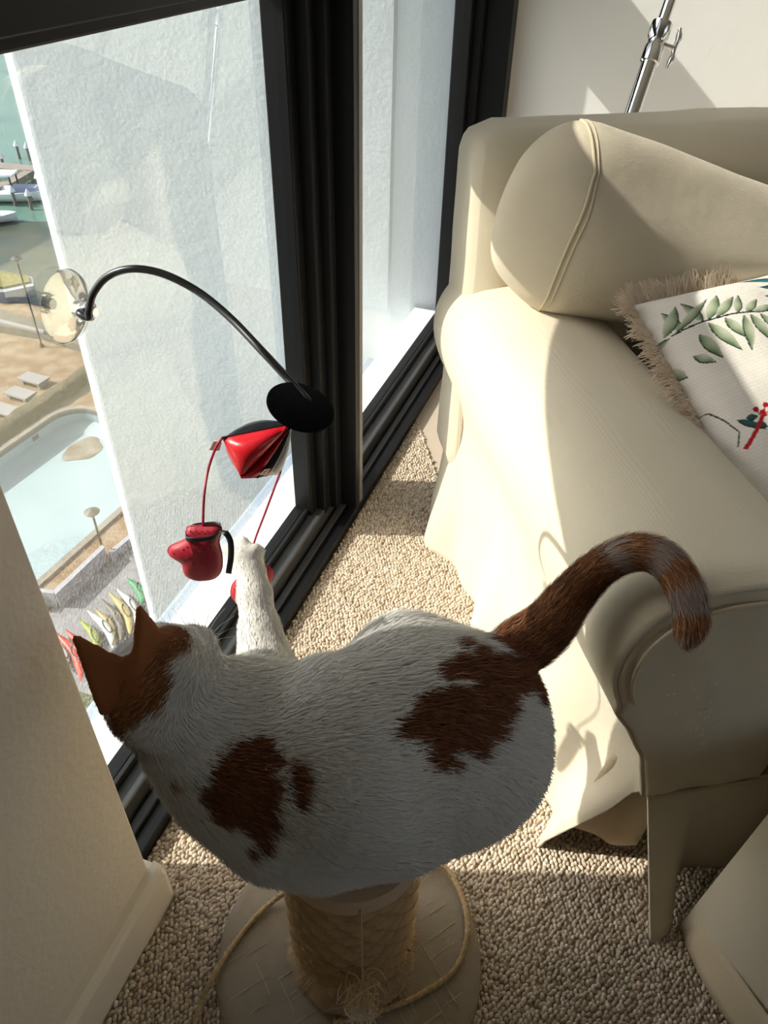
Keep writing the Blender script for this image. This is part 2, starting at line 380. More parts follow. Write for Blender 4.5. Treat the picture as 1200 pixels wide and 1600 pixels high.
# paved terrace slab with the pool cut out of it (ring of quads)
def rrect(s0, s1, t0, t1, r, n=6):
    P = []
    for cs, ct, a0 in ((s1 - r, t1 - r, 0), (s0 + r, t1 - r, 90), (s0 + r, t0 + r, 180), (s1 - r, t0 + r, 270)):
        for k in range(n + 1):
            a = math.radians(a0 + 90 * k / n); P.append((cs + r * math.cos(a), ct + r * math.sin(a)))
    return P
s1p, _ = Luv(150, 645); _, t1p = Luv(60, 668)
PS0, PS1, PT0, PT1 = -14.0, s1p, 0.35, t1p
inner = rrect(PS0, PS1, PT0, PT1, 1.7); outer = rrect(-30, 60, -12, 14, .1)
def ring(a, b, za, zb):
    n = len(a); V = np.array([Lp(s, t, za) for s, t in a] + [Lp(s, t, zb) for s, t in b])
    return V, [[i, (i + 1) % n, n + (i + 1) % n, n + i] for i in range(n)]
qs, qt = Luv(70, 470)
terr = obj('ground_paving', *ring(inner, rrect(-30, Luv(0, 500)[0] + 3, -12, 40, .1), 0, 0), MT['brick'], smooth=False)
tag(terr, 'tan brick paved terrace around the pool far below', 'paving', kind='structure')
pool = empty('swimming_pool', Lp((PS0 + PS1) / 2, (PT0 + PT1) / 2, -1.2), 'pale blue swimming pool with rounded corners far below the window', 'pool')
big = rrect(PS0 - .35, PS1 + .35, PT0 - .35, PT1 + .35, 2.0)
part('coping', join(ring(inner, big, .14, .14), ring(big, big, .14, 0), ring(inner, inner, 0, .14)), MT['poolrim'], pool)
part('waterline_tile', ring(inner, inner, 0.02, -.22), MT['tile'], pool)
sm = rrect(PS0 + .1, PS1 - .1, PT0 + .1, PT1 - .1, 1.6); sm2 = rrect(PS0 + .7, PS1 - .9, PT0 + .7, PT1 - .8, 1.2)
part('pool_wall', join(ring(inner, inner, -.22, -.75), ring(inner, sm2, -.75, -1.15)), MT['pool'], pool)
n = len(sm2); V = np.array([Lp(s, t, -1.15) for s, t in sm2]); part('pool_floor', (V, [list(range(n))]), MT['pool'], pool)
stn = [(PS1 - 2.2 + 1.3 * math.cos(a) * (1 + .2 * math.sin(3 * a)), PT1 - 2.6 + 1.0 * math.sin(a)) for a in np.linspace(0, 6.28, 20)[:-1]]
part('sediment_patch', (np.array([Lp(s, t, -1.13) for s, t in stn]), [list(range(len(stn)))]), MT['stain'], pool)
part('skimmer_grate', (np.array([Lp(s, PT1 - .02, z) for s, z in ((PS1 - 3.4, -.3), (PS1 - 2.9, -.3), (PS1 - 2.9, -.62), (PS1 - 3.4, -.62))]), [[0, 1, 2, 3]]), MT['tile'], pool)
def slab(name, pts, h, m, label, cat, group=None, z0=0.0):
    V, F = poly_prism(pts, GZ + z0, GZ + z0 + h); return tag(obj(name, V, F, MT[m], smooth=False), label, cat, group)
# clipped hedge between the pool path and the terrace
hs, ht = Luv(70, 625)
def hedge(name, s0, s1, t0, t1, h, label):
    nn = 60; mm = 8
    s = np.linspace(s0, s1, nn); a = np.linspace(0, math.pi, mm); V = []
    for si in s:
        for ai in a: V.append(Lp(si, (t0 + t1) / 2 - (t1 - t0) / 2 * math.copysign(abs(math.cos(ai)) ** .5, math.cos(ai)), h * math.sin(ai) ** .4))
    V = np.array(V); V += .10 * np.stack([fbm(V, 5, 3 + k) for k in range(3)], 1) * np.clip((V[:, 2:] - GZ) / h, 0, 1)
    o = obj(name, V, grid_faces(nn, mm).tolist() + [list(range(mm)), list(range((nn - 1) * mm, nn * mm))], MT['hedge']); return tag(o, label, 'hedge')
_, tA = Luv(140, 590); _, tB = Luv(75, 648)
tH = Luv(70, 630)[1]
hedge('clipped_hedge', -14, Luv(140, 566)[0] - .5, tH - .85, tH + .25, .7, 'low clipped brown-green hedge along the pool path')
for k, (u, v) in enumerate(((55, 600), (34, 623), (8, 648))):
    s, t = Luv(u, v); o = empty('garden_bench', Lp(s, t), ['grey slab bench on the terrace nearest the quay', 'grey slab bench in the middle of the terrace row', 'grey slab bench furthest from the quay on the terrace'][k], 'bench', 'slab benches on the terrace')
    def q(ds, dt): return Lp(s + ds, t + dt)
    part('bench_slab', poly_prism([q(-.5, -.9), q(.5, -.9), q(.5, .9), q(-.5, .9)], GZ + .35, GZ + .47), MT['bench'], o)
    for d in (-.65, .65): part('bench_foot', poly_prism([q(-.4, d - .12), q(.4, d - .12), q(.4, d + .12), q(-.4, d + .12)], GZ, GZ + .352), MT['bench'], o)
# individual large pavers scattered lighter on the terrace nearest the quay
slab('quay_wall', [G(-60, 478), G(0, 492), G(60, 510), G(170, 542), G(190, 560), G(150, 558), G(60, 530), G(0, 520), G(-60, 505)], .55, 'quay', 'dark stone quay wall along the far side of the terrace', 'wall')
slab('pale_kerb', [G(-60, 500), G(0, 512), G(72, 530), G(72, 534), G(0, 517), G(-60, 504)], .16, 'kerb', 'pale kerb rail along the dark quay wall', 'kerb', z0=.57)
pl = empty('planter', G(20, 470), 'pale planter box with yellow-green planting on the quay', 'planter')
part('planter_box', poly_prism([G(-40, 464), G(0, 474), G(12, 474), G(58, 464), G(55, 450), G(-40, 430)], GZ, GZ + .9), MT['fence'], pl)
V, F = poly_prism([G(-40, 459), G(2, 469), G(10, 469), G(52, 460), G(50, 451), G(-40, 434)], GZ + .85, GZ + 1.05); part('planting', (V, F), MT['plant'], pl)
def lamp_post(u, v, top_u, top_v, label, cap=True):
    b = G(u, v); d = RC @ _ray(top_u, top_v); t = np.hypot(*b[:2]) / np.hypot(*d[:2]); z1 = (EYE + d * t)[2]
    o = empty('street_lamp', b, label, 'lamp post', 'lamp posts below the window')
    part('pole', tube([b, [b[0], b[1], z1 - .3]], .055, 8), MT['post'], o, True)
    part('base', lathe([(.14, 0), (.14, .1), (.08, .3)], b, 12), MT['post'], o, True)
    part('lantern', lathe([(.06, -.42), (.10, -.3), (.13, -.12), (.12, -.1)], [b[0], b[1], z1], 12), MT['kerb'], o, True)
    part('lamp_cap', lathe([(.34, -.12), (.36, -.08), (.22, .0), (.05, .06), (.02, .08)], [b[0], b[1], z1], 16), MT['shade'], o, True)
lamp_post(164, 870, 141, 798, 'dark lamp post with a wide grey cap beside the pool edge')
lamp_post(66, 542, 22, 402, 'tall dark lamp post by the quay wall')
# dock, piles, boats
dk = empty('timber_dock', G(30, 258, -1), 'weathered timber dock with a finger pier in the harbour', 'dock')
part('walkway', poly_prism([G(-60, 240), G(75, 254), G(75, 262), G(-60, 250)], GZ - 1.2, GZ - .5), MT['dockw'], dk)
part('finger_pier', poly_prism([G(38, 258), G(50, 259), G(14, 280), G(-30, 292), G(-30, 282), G(4, 275)], GZ - 1.2, GZ - .5), MT['dockw'], dk)
part('finger_pier', poly_prism([G(56, 285), G(58, 287), G(44, 295), G(41, 294)], GZ - 1.2, GZ - .55), MT['dockw'], dk)
for k, (u, v) in enumerate(((31, 248), (47, 251), (8, 268), (3, 298), (62, 278), (64, 300), (25, 322), (50, 328))):
    b = G(u, v, -1.6); nm = ['left of the pair beyond the dock walkway', 'right of the pair beyond the dock walkway', 'beside the finger pier root', 'at the outer end of the finger pier', 'between the dock and the boat bow', 'behind the boat cabin', 'left of the pair in front of the boat', 'right of the pair in front of the boat'][k]
    o = empty('mooring_pile', b, 'white capped mooring pile ' + nm, 'mooring pile', 'mooring piles')
    part('pile_shaft', tube([b, b + [0, 0, 1.5]], .16, 8), MT['pile'], o, True)
    part('pile_cap', lathe([(.34, 1.45), (.34, 1.6), (.03, 2.1)], b, 10), MT['white'], o, True)
def boat(c, ang, L, label, cab=True):
    o = empty('motor_boat', c, label, 'boat', 'boats in the harbour')
    d = np.array([math.cos(ang), math.sin(ang), 0]); s = np.array([-d[1], d[0], 0]); up = np.array([0, 0, 1.0])
    V = []; ts = np.linspace(0, 1, 14)
    for t in ts:
        w = .19 * L * (1 - max(0, (t - .45) / .55) ** 2.2) ** .8 + .001; x = (t - .5) * L
        for a, h in ((-1, 1.0), (-.92, .55), (-.6, .08), (0, -.1), (.6, .08), (.92, .55), (1, 1.0), (.84, 1.0), (.7, .72), (0, .72), (-.7, .72), (-.84, 1.0)):
            V.append(c + d * x + s * w * a + up * (h * .11 * L * (1 + .25 * t)))
    F = grid_faces(14, 12, closed_m=True).tolist() + [list(range(12))[::-1]]
    part('hull', (np.array(V), F), MT['white'], o, True)
    def lb(x0, x1, w, z0, z1, tap=.8):
        V = [c + d * x + s * ww + up * z for z, k in ((z0, 1), (z1, tap)) for x, ww in ((x0, -w * k), (x1, -w * .8 * k), (x1, w * .8 * k), (x0, w * k))]
        return np.array(V), [[3, 2, 1, 0], [4, 5, 6, 7], [0, 1, 5, 4], [1, 2, 6, 5], [2, 3, 7, 6], [3, 0, 4, 7]]
    if cab:
        part('cabin', lb(.02 * L, .34 * L, .13 * L, .08 * L, .17 * L, .75), MT['bluec'], o)
        part('roof', lb(-.30 * L, .10 * L, .155 * L, .31 * L, .335 * L, .96), MT['white'], o)
        for x in (-.27, .06):
            for ww in (-.12, .12): part('roof_post', tube([c + d * x * L + s * ww * L + up * .08 * L, c + d * x * L + s * ww * L + up * .315 * L], .012 * L, 6), MT['post'], o, True)
    else: part('cover', lb(-.35 * L, .2 * L, .15 * L, .08 * L, .15 * L, .6), MT['bluec'], o)
e1a = G(75, 312, -1.5) - G(0, 312, -1.5); ba = math.atan2(e1a[1], e1a[0])
boat(G(22, 312, -1.5), ba, 8.2, 'white motor boat with a flat roof and blue cabin windows')
boat(G(-22, 348, -1.5), ba + .25, 6.0, 'white open boat partly in view in front of the motor boat', False)
# walled yard with kayaks
def yb(name, pts, h, label): return slab(name, pts, h, 'fence', label, 'wall')
slab('yard_floor', [G(40, 985), G(92, 945), G(168, 882), G(240, 835), G(330, 900), G(260, 1040), G(150, 1120)], .05, 'yard', 'grey concrete yard floor under the kayaks', 'paving')['kind'] = 'structure'
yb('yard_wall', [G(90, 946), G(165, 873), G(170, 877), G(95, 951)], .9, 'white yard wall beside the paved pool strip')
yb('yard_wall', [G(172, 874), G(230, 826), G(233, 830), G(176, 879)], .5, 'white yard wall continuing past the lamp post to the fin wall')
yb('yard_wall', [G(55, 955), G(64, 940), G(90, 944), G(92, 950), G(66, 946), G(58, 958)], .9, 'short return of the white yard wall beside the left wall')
slab('lawn', [G(60, 1060), G(150, 1090), G(330, 1000), G(330, 1300), G(60, 1300)], .06, 'grass', 'dark green lawn strip directly under the window', 'lawn')['kind'] = 'structure'
def kayak(u0, v0, u1, v1, w, mk, label, bend=.3):
    a = G(u0, v0, .25); b = G(u1, v1, .25); L = np.linalg.norm(b - a); d = (b - a) / L; s = np.array([-d[1], d[0], 0]); V = []
    for t in np.linspace(0, 1, 17):
        ww = w * (math.sin(math.pi * min(max(t, .015), .985)) ** .65); c = a + d * L * t + s * bend * math.sin(math.pi * t) + np.array([0, 0, .18 * (2 * t - 1) ** 4])
        for k in range(10):
            q = 2 * math.pi * k / 10; V.append(c + s * ww * math.cos(q) + np.array([0, 0, .75 * ww * math.sin(q) * (1 if math.sin(q) > 0 else .7)]))
    o = empty('kayak', a + d * L / 2 - [0, 0, .25], label, 'kayak', 'kayaks stored in the yard')
    part('hull', (np.array(V), grid_faces(17, 10, closed_m=True).tolist() + [list(range(10))[::-1], list(range(160, 170))]), MT[mk], o, True)
    c = a + d * L * .5 + s * bend * 1.0
    part('cockpit_rim', tube([c + d * .42 * math.cos(q) + s * w * .55 * math.sin(q) + np.array([0, 0, .74 * w]) for q in np.linspace(0, 6.283, 17)], .03, 6), MT['kdark'], o, True)
kayak(200, 908, 222, 948, 0.26, 'kgreen', 'bright green kayak nearest the fin wall in the yard')
kayak(184, 924, 214, 982, 0.19, 'kwhite', 'white kayak next to the green one in the yard')
kayak(172, 930, 204, 995, 0.22, 'kyel', 'yellow kayak lying beside the white one in the yard')
kayak(160, 940, 190, 1006, 0.19, 'kdark', 'dark grey kayak beside the yellow one in the yard')
kayak(150, 955, 176, 1012, 0.17, 'kyel', 'narrow yellow kayak between two grey ones in the yard')
kayak(138, 958, 178, 1018, .20, 'kwhite', 'slim white kayak pointing at the cat ears in the yard')
kayak(126, 972, 150, 1030, 0.19, 'klime', 'lime green kayak seen just beyond the left ear')
kayak(104, 988, 140, 1056, 0.22, 'kred', 'bright red kayak seen left of the cat ears')
kayak(88, 992, 128, 1068, 0.22, 'kred', 'bright red kayak closest to the left wall edge')
kayak(74, 1006, 104, 1050, 0.20, 'kwhite', 'white kayak under the red ones by the left wall edge')

# ------------------------------------------------------------------ carpet loops
def set_col(o, C, name='col'):
    at = o.data.color_attributes.new(name, 'FLOAT_COLOR', 'POINT')
    c = np.ones((len(o.data.vertices), 4), np.float32); c[:, :3] = C; at.data.foreach_set('color', c.ravel()); return o
def fast_mesh(name, V, F, m, parent=None, org=(0, 0, 0), smooth=True):
    """large meshes of equal polygons from arrays"""
    V = np.asarray(V, np.float32); F = np.asarray(F, np.int32); k = F.shape[1]
    o0 = wloc(parent) if parent is not None else np.array(org, float)
    me = bpy.data.meshes.new(name); me.vertices.add(len(V)); me.vertices.foreach_set('co', (V - o0.astype(np.float32)).ravel())
    me.loops.add(F.size); me.loops.foreach_set('vertex_index', F.ravel())
    me.polygons.add(len(F)); me.polygons.foreach_set('loop_start', np.arange(0, F.size, k, dtype=np.int32))
    me.polygons.foreach_set('loop_total', np.full(len(F), k, np.int32))
    me.update(calc_edges=True)
    if smooth: me.polygons.foreach_set('use_smooth', np.ones(len(F), bool))
    me.materials.append(m); me.update(); me.validate()
    o = bpy.data.objects.new(name, me); COL.objects.link(o)
    if parent is not None: o.parent = parent
    else: o.location = [float(c) for c in o0]
    return o
dx, dy = .0074, .0066
gx = np.arange(-.5395, 1.0, dx); gy = np.arange(.06, 2.5, dy)
X, Y = np.meshgrid(gx, gy, indexing='ij'); X = X + np.where((np.arange(len(gy)) % 2)[None] > 0, dx / 2, 0)
P = np.c_[X.ravel(), Y.ravel()]; P += rng.normal(0, .0011, P.shape)
a = P @ SX; b = P @ SY; r = P @ RT; g = P @ HD
keep = ~((a > .50) & (b > .56) & (b < 1.36)) & ~((b > 1.36) & (a > .45)) & ~((a > .62) & (b < .40)) & ((r + .035) ** 2 + (g - .445) ** 2 > .175 ** 2) & ~((P[:, 0] < -.463) & (P[:, 1] < .402)) & (P[:, 0] > -.536)
P = P[keep]; n = len(P)
ang = rng.uniform(0, math.pi, n) * .5 + .6 + .4 * fbm(np.c_[P, np.zeros(n)], 20, 5); sa = rng.uniform(.85, 1.25, n) * .0050; sb = rng.uniform(.8, 1.15, n) * .0036; hh = rng.uniform(.005, .009, n)
q = np.linspace(0, 2 * math.pi, 6, endpoint=False)
loc = np.concatenate([np.c_[np.cos(q), np.sin(q), np.zeros(6)], np.c_[.86 * np.cos(q + .5), .86 * np.sin(q + .5), np.full(6, .62)], [[0, 0, 1]]])
fc = [[i, (i + 1) % 6, 6 + i] for i in range(6)] + [[(i + 1) % 6, 6 + (i + 1) % 6, 6 + i] for i in range(6)] + [[6 + i, 6 + (i + 1) % 6, 12] for i in range(6)]
lx = loc[None, :, 0] * sa[:, None]; ly = loc[None, :, 1] * sb[:, None]
V = np.stack([P[:, :1] + lx * np.cos(ang)[:, None] - ly * np.sin(ang)[:, None], P[:, 1:] + lx * np.sin(ang)[:, None] + ly * np.cos(ang)[:, None], loc[None, :, 2] * hh[:, None] + 0 * lx], -1).reshape(-1, 3)
F = (np.arange(n)[:, None, None] * 13 + np.array(fc)[None]).reshape(-1, 3)
pile = fast_mesh('carpet', V, F, MT['loop'])
pal = np.array([[.62, .52, .41], [.55, .45, .35], [.68, .59, .48], [.44, .34, .25], [.60, .49, .39]]); pc = pal[rng.choice(5, n, p=[.33, .25, .22, .1, .1])] * rng.uniform(.85, 1.1, (n, 1))
set_col(pile, np.repeat(pc, 13, 0)); tag(pile, 'beige looped wool carpet covering the floor', 'carpet', kind='stuff')

# ------------------------------------------------------------------ sofa
def smooth01(x): x = np.clip(x, 0, 1); return x * x * (3 - 2 * x)
def SV(A): A = np.asarray(A); return np.stack([A[..., 0] * SX[0] + A[..., 1] * SY[0], A[..., 0] * SX[1] + A[..., 1] * SY[1], A[..., 2]], -1)
sofa = empty('sofa', S(.95, .95, 0), 'cream slipcovered sofa with a rolled arm beside the window', 'sofa')
B0, B1 = .50, 1.34
sec = catmull([(.420, .0), (.418, .10), (.420, .20), (.424, .32), (.412, .40), (.386, .455), (.368, .515), (.373, .575), (.402, .620), (.452, .643), (.51, .648), (.57, .642), (.622, .617), (.65, .57), (.655, .50), (.655, .40)], 90)
def arm_surface(nb=70):
    bs = B0 + (B1 + .06 - B0) * np.linspace(0, 1, nb) ** 1.15; V = np.zeros((nb, len(sec), 3)); outer = np.arange(len(sec)) < 34
    for i, b in enumerate(bs):
        a = sec[:, 0].copy(); z = sec[:, 1].copy(); fb = smooth01((.70 - b) / .20)
        zm = .235 * smooth01((.556 - b) / .05)                                   # lifted hem at the corner pleat
        low = outer & (z < .36); z[low] = zm + (z[low]) * (.36 - zm) / .36
        a[outer] += .062 * fb * np.exp(-((z[outer] - .22) / .13) ** 2)           # tucks in above the pleat
        k = np.clip((.34 - z) / .34, 0, 1) ** 1.3 * outer
        a += k * (.013 * math.sin(b * 23 + .6) + .009 * math.sin(b * 41 + 1.2) - .012) - k * .035 * smooth01((.62 - b) / .08) * (1 - smooth01((.545 - b) / .045))
        a -= k * .04 * smooth01((b - 1.22) / .12)
        f = smooth01((B0 + .022 - b) / .022); c = np.array([.512, .52])          # eased front edge of the roll
        top = ~outer | (z > .45)
        a[top] += (c[0] - a[top]) * .06 * f; z[top] += (c[1] - z[top]) * .06 * f
        bb = b - .004 * f + 0 * a; bb += .006 * np.sin(z * 30) * k
        V[i] = np.stack([a, bb, z], -1)
    V[..., 0] += .0022 * fbm(V.reshape(-1, 3), 14, 11).reshape(nb, -1); V[..., 2] += .0018 * fbm(V.reshape(-1, 3), 11, 12).reshape(nb, -1) * (V[..., 2] > .4)
    return V
AV = arm_surface(); armg = grid_faces(AV.shape[0], AV.shape[1])
arm = obj('arm', SV(AV.reshape(-1, 3)), armg, MT['sofa'], sofa); solidify(arm, .004, -1)
# front panel of the arm: rings from its outline inwards, bulging a little
edge = AV[0][(AV[0][:, 2] > .22)]; right = np.array([(.655, .499, z) for z in np.linspace(.38, .235, 8)]); botm = np.array([(x, .499, .235) for x in np.linspace(.63, .50, 10)])
ol = np.concatenate([edge, right, botm]); cen = np.array([.53, .497, .46]); rings = [ol]; 
for t in (.985, .95, .88, .75, .55, .3, .12): 
    q = cen + (ol - cen) * t; q[:, 1] = .496 - .016 * (1 - t ** 2) - .002 + .0015 * t * np.sin(q[:, 0] * 70 + q[:, 2] * 30); rings.append(q)
V = np.concatenate(rings + [[[.53, .478, .46]]]); n = len(ol)
F = grid_faces(8, n, closed_m=True).tolist() + [[7 * n + i, 7 * n + (i + 1) % n, 8 * n] for i in range(n)]
obj('arm_front_panel', SV(V), F, MT['sofa'], sofa)
# piping around the roll front and the corner seam down to the pleat
roll = AV[0][(AV[0][:, 2] > .47)]; q = np.array([.512, 0, .52]) + (roll - np.array([.512, 0, .52])) * [.90, 0, .90]; q[:, 1] = .487
obj('roll_piping', *tube(SV(q), .0028, 6), MT['seam'], sofa)
cs = AV[0][(AV[0][:, 2] > .235) & (AV[0][:, 2] < .475) & (AV[0][:, 0] < .5)]
obj('corner_seam', *tube(SV(cs + [.004, -.001, 0]), .0032, 6), MT['seam'], sofa)
obj('corner_seam', *tube(SV(cs + [.013, -.003, 0]), .0018, 6), MT['seam'], sofa)
obj('skirt_seam', *tube(SV([(x, .488 - .004 * math.sin(x * 9), .238) for x in np.linspace(.49, 1.5, 40)]), .0022, 6), MT['seam'], sofa)
lint = []
for k in range(46):
    u_, v_ = 1085 + rng.normal(0, 22), 1125 + rng.normal(0, 32); p = at_b(u_, v_, .4775); d = np.array([*(SX * rng.normal()), rng.normal()]); d /= np.linalg.norm(d); L = rng.uniform(.0008, .0032)
    lint.append(tube([p - d * L, p + np.array([*(-SY * .0012), 0]), p + d * L], .0005, 4))
part('lint', join(*lint), MT['whisk'], sofa)['kind'] = 'stuff'
# back
def blob(name, half, rad, c, m, parent, axes=None, n=16, puff=(0, 0, 0), wr=.003, seed=1, taper=0):
    V, F = rounded(n, half, rad); h = np.array(half); u = V / h
    for k in range(3):
        o = [i for i in range(3) if i != k]; V[:, k] += puff[k] * np.sign(u[:, k]) * np.abs(u[:, k]) ** 2 * (1 - u[:, o[0]] ** 2).clip(0) * (1 - u[:, o[1]] ** 2).clip(0)
    V += wr * np.stack([fbm(V, 16, seed + k) for k in range(3)], 1)
    V[:, 2] *= np.where(V[:, 2] > 0, 1 - taper * (u[:, 0] + 1) / 2, 1)
    A = np.eye(3) if axes is None else np.array(axes); P = V @ A + np.array(c)
    return obj(name, SV(P), F, m, parent)
blob('backrest', (.80, .085, .35), .05, (1.195, 1.375, .553), MT['sofa'], sofa, n=28, puff=(.0, .02, .012), wr=.004, seed=21)
blob('seat_base', (.60, .40, .10), .03, (1.25, .93, .28), MT['sofa'], sofa, n=10)
m2 = AV.copy(); m2[..., 0] = 2.4 - m2[..., 0]; solidify(obj('arm', SV(m2.reshape(-1, 3)), armg[:, ::-1], MT['sofa'], sofa), .004, -1)
V2 = np.concatenate(rings + [[[.53, .479, .46]]]); V2[:, 0] = 2.4 - V2[:, 0]; obj('arm_front_panel', SV(V2), [f[::-1] for f in F], MT['sofa'], sofa)
# front skirt: hangs from the seam, corner dragged out on to the carpet
na, nz = 60, 16; V = []
for i in range(na):
    t = i / (na - 1); a0 = .484 + (1.90 - .484) * t ** 1.6
    for j in range(nz):
        s = j / (nz - 1); c = math.exp(-((a0 - .484) / .07) ** 4)
        bq = .497 - s * (.028 + .074 * c) - .008 * s * math.sin(a0 * 30); aq = a0 + s * .012 * c; zq = .235 - s * (.228 if c > .2 else .218) * (1 - .0 * c) - s * 0.0
        zq = .235 - s * (.205 + .025 * c)
        V.append((aq, bq, zq))
o = obj('front_skirt', SV(V), grid_faces(na, nz), MT['sofa'], sofa); solidify(o, .004, 0)
# inverted pleat behind the corner opening
V = []
for i in range(14):
    t = i / 13
    for j in range(12):
        s = j / 11; V.append((.455 + .075 * t - .03 * s * (1 - t) + .012 * math.sin(t * 6) * s, .560 - .05 * t - .01 * math.sin(t * math.pi) + .01 * s, .25 - s * (.215 - .0 * t)))
solidify(obj('corner_pleat', SV(V), grid_faces(14, 12), MT['sofain'], sofa), .003, 0)
# rear corner flap of the side skirt, kicked out over the carpet
V = []
for i in range(16):
    t = i / 15
    for j in range(14):
        s = j / 13; V.append((.415 - .03 * s * math.sin(math.pi * min(1, t * 1.2)) + .03 * t * (1 - s), 1.30 + .15 * t, .52 * (1 - s) + .006))
solidify(obj('rear_skirt_flap', SV(V), grid_faces(16, 14), MT['sofa'], sofa), .004, 0)
# seat cushion is a thing of its own
sc_ = empty('seat_cushion', S(1.2, .9, .38), 'cream box seat cushion of the slipcovered sofa', 'seat cushion')
blob('cushion_body', (.53, .41, .075), .05, (1.195, .90, .455), MT['sofa'], sc_, n=14, puff=(0, .01, .02))

# big loose back cushion
def rot(axis, deg): return np.array(Matrix.Rotation(math.radians(deg), 3, axis))
bc = empty('back_cushion', S(.76, 1.14, .53), 'large plain cream linen back cushion slumped against the sofa back', 'cushion')
AX = (rot('Z', -4) @ rot('Y', 7) @ rot('X', 16)).T
BC = (.735, 1.175, .775); BH = (.29, .088, .155)
blob('cushion_body', BH, .085, BC, MT['linen'], bc, AX, n=26, puff=(.04, .05, .025), wr=.006, seed=31, taper=.75)
def on_cushion(pts):                        # seam lines lie on the same puffed box
    V = np.array(pts); h = np.array(BH); p = .085; core = np.clip(V, -(h - p), h - p); d = V - core; L = np.linalg.norm(d, axis=1)[:, None]; V = core + d / np.maximum(L, 1e-9) * p
    u = V / h
    for k, pf in enumerate((.04, .05, .025)):
        o = [i for i in range(3) if i != k]; V[:, k] += pf * np.sign(u[:, k]) * np.abs(u[:, k]) ** 2 * (1 - u[:, o[0]] ** 2).clip(0) * (1 - u[:, o[1]] ** 2).clip(0)
    V += .006 * np.stack([fbm(V, 16, 31 + k) for k in range(3)], 1); V[:, 2] *= np.where(V[:, 2] > 0, 1 - .75 * (u[:, 0] + 1) / 2, 1); return SV(V @ AX + np.array(BC))
for dxs, rr in ((.0, .0022), (.008, .0014)):
    zz = np.linspace(-.155, .155, 40); obj('gusset_seam', *tube(on_cushion([(-.235 + dxs, y, -.155) for y in np.linspace(.05, -.088, 10)[:-1]] + [(-.235 + dxs, -.088, z) for z in zz] + [(-.235 + dxs, y, .155) for y in np.linspace(-.088, .05, 10)[1:]]), rr, 6), MT['seam'], bc)

# printed scatter cushion with fringe
pc_ = empty('scatter_cushion', S(.85, .95, .53), 'white scatter cushion printed with palm leaves and fringed in cream', 'cushion')
C0 = at_z(985, 478, .735); C1 = at_z(1232, 412, .755); C3 = at_z(1185, 905, .49)
ex = C1 - C0; PW = .46; ex /= np.linalg.norm(ex); dn_ = C3 - C0; dn_ -= ex * (dn_ @ ex); dn_ /= np.linalg.norm(dn_); nn_ = np.cross(dn_, ex); nn_ = nn_ if nn_[2] > 0 else -nn_
def puv(u, v):
    d = RC @ _ray(u, v); t = ((C0 + nn_ * .03 - EYE) @ nn_) / (d @ nn_); q = EYE + d * t - C0; return np.array([q @ ex, q @ dn_])
NP = 420; lin = np.linspace(0, 1, NP); U_, V_ = np.meshgrid(lin, lin, indexing='ij'); UU = U_.ravel(); VV = V_.ravel()
pinch = lambda t: 1 - .06 * (1 - (2 * t - 1) ** 2)
uu = .5 + (UU - .5) * pinch(VV); vv = .5 + (VV - .5) * pinch(UU)
hgt = .075 * ((1 - (2 * UU - 1) ** 4).clip(0) * (1 - (2 * VV - 1) ** 4).clip(0)) ** .5
wrk = .008 * fbm(np.c_[UU * 1.5, VV, 0 * UU], 9, 41) * hgt / .075
front = C0 + ex * (uu * PW)[:, None] + dn_ * (vv * PW)[:, None] + nn_ * (hgt + wrk)[:, None]
F = grid_faces(NP, NP)
pil = fast_mesh('cushion_front', front, F, MT['pillow'], pc_)
col = np.tile(np.array([.70, .655, .60]), (len(UU), 1)); col *= (1 + .05 * np.sign(np.sin(VV * 560)) * rng.uniform(.2, 1, len(UU)))[:, None]
QP = np.c_[uu, vv] * PW
def leaf(p, q, w, ca, cb, dark=(.015, .03, .025)):
    global col
    p = puv(*p); q = puv(*q); d = q - p; L = np.linalg.norm(d); d /= L; s = np.array([-d[1], d[0]]); r = QP - p; x = r @ d / L; y = r @ s; ww = w * np.sin(np.pi * np.clip(x, 0, 1) ** .8)
    ins = (x > 0) & (x < 1) & (np.abs(y) < ww); edge = ins & (np.abs(y) > ww - .0010 - .0006 * (y > 0)); shade = np.clip(.5 + y / (2 * np.maximum(ww, 1e-4)) + .18 * np.sin(x * 9 + 1), 0, 1)[:, None]
    c = np.array(ca) * (1 - shade) + np.array(cb) * shade; col = np.where(ins[:, None], c, col); col = np.where(edge[:, None] & (y[:, None] > -.2 * w), np.array(dark), col)
def stroke(pts, w, c):
    global col
    pts = [puv(*p) for p in pts]
    for p, q in zip(pts[:-1], pts[1:]):
        d = q - p; t = np.clip(((QP - p) @ d) / (d @ d), 0, 1); dist = np.linalg.norm(QP - p - t[:, None] * d, axis=1); col = np.where((dist < w)[:, None], np.array(c), col)
GA, GB = (.46, .48, .36), (.055, .12, .04)
stroke([(1052, 523), (1085, 514), (1120, 510), (1160, 510), (1200, 513), (1240, 518)], .0013, (.02, .035, .03))
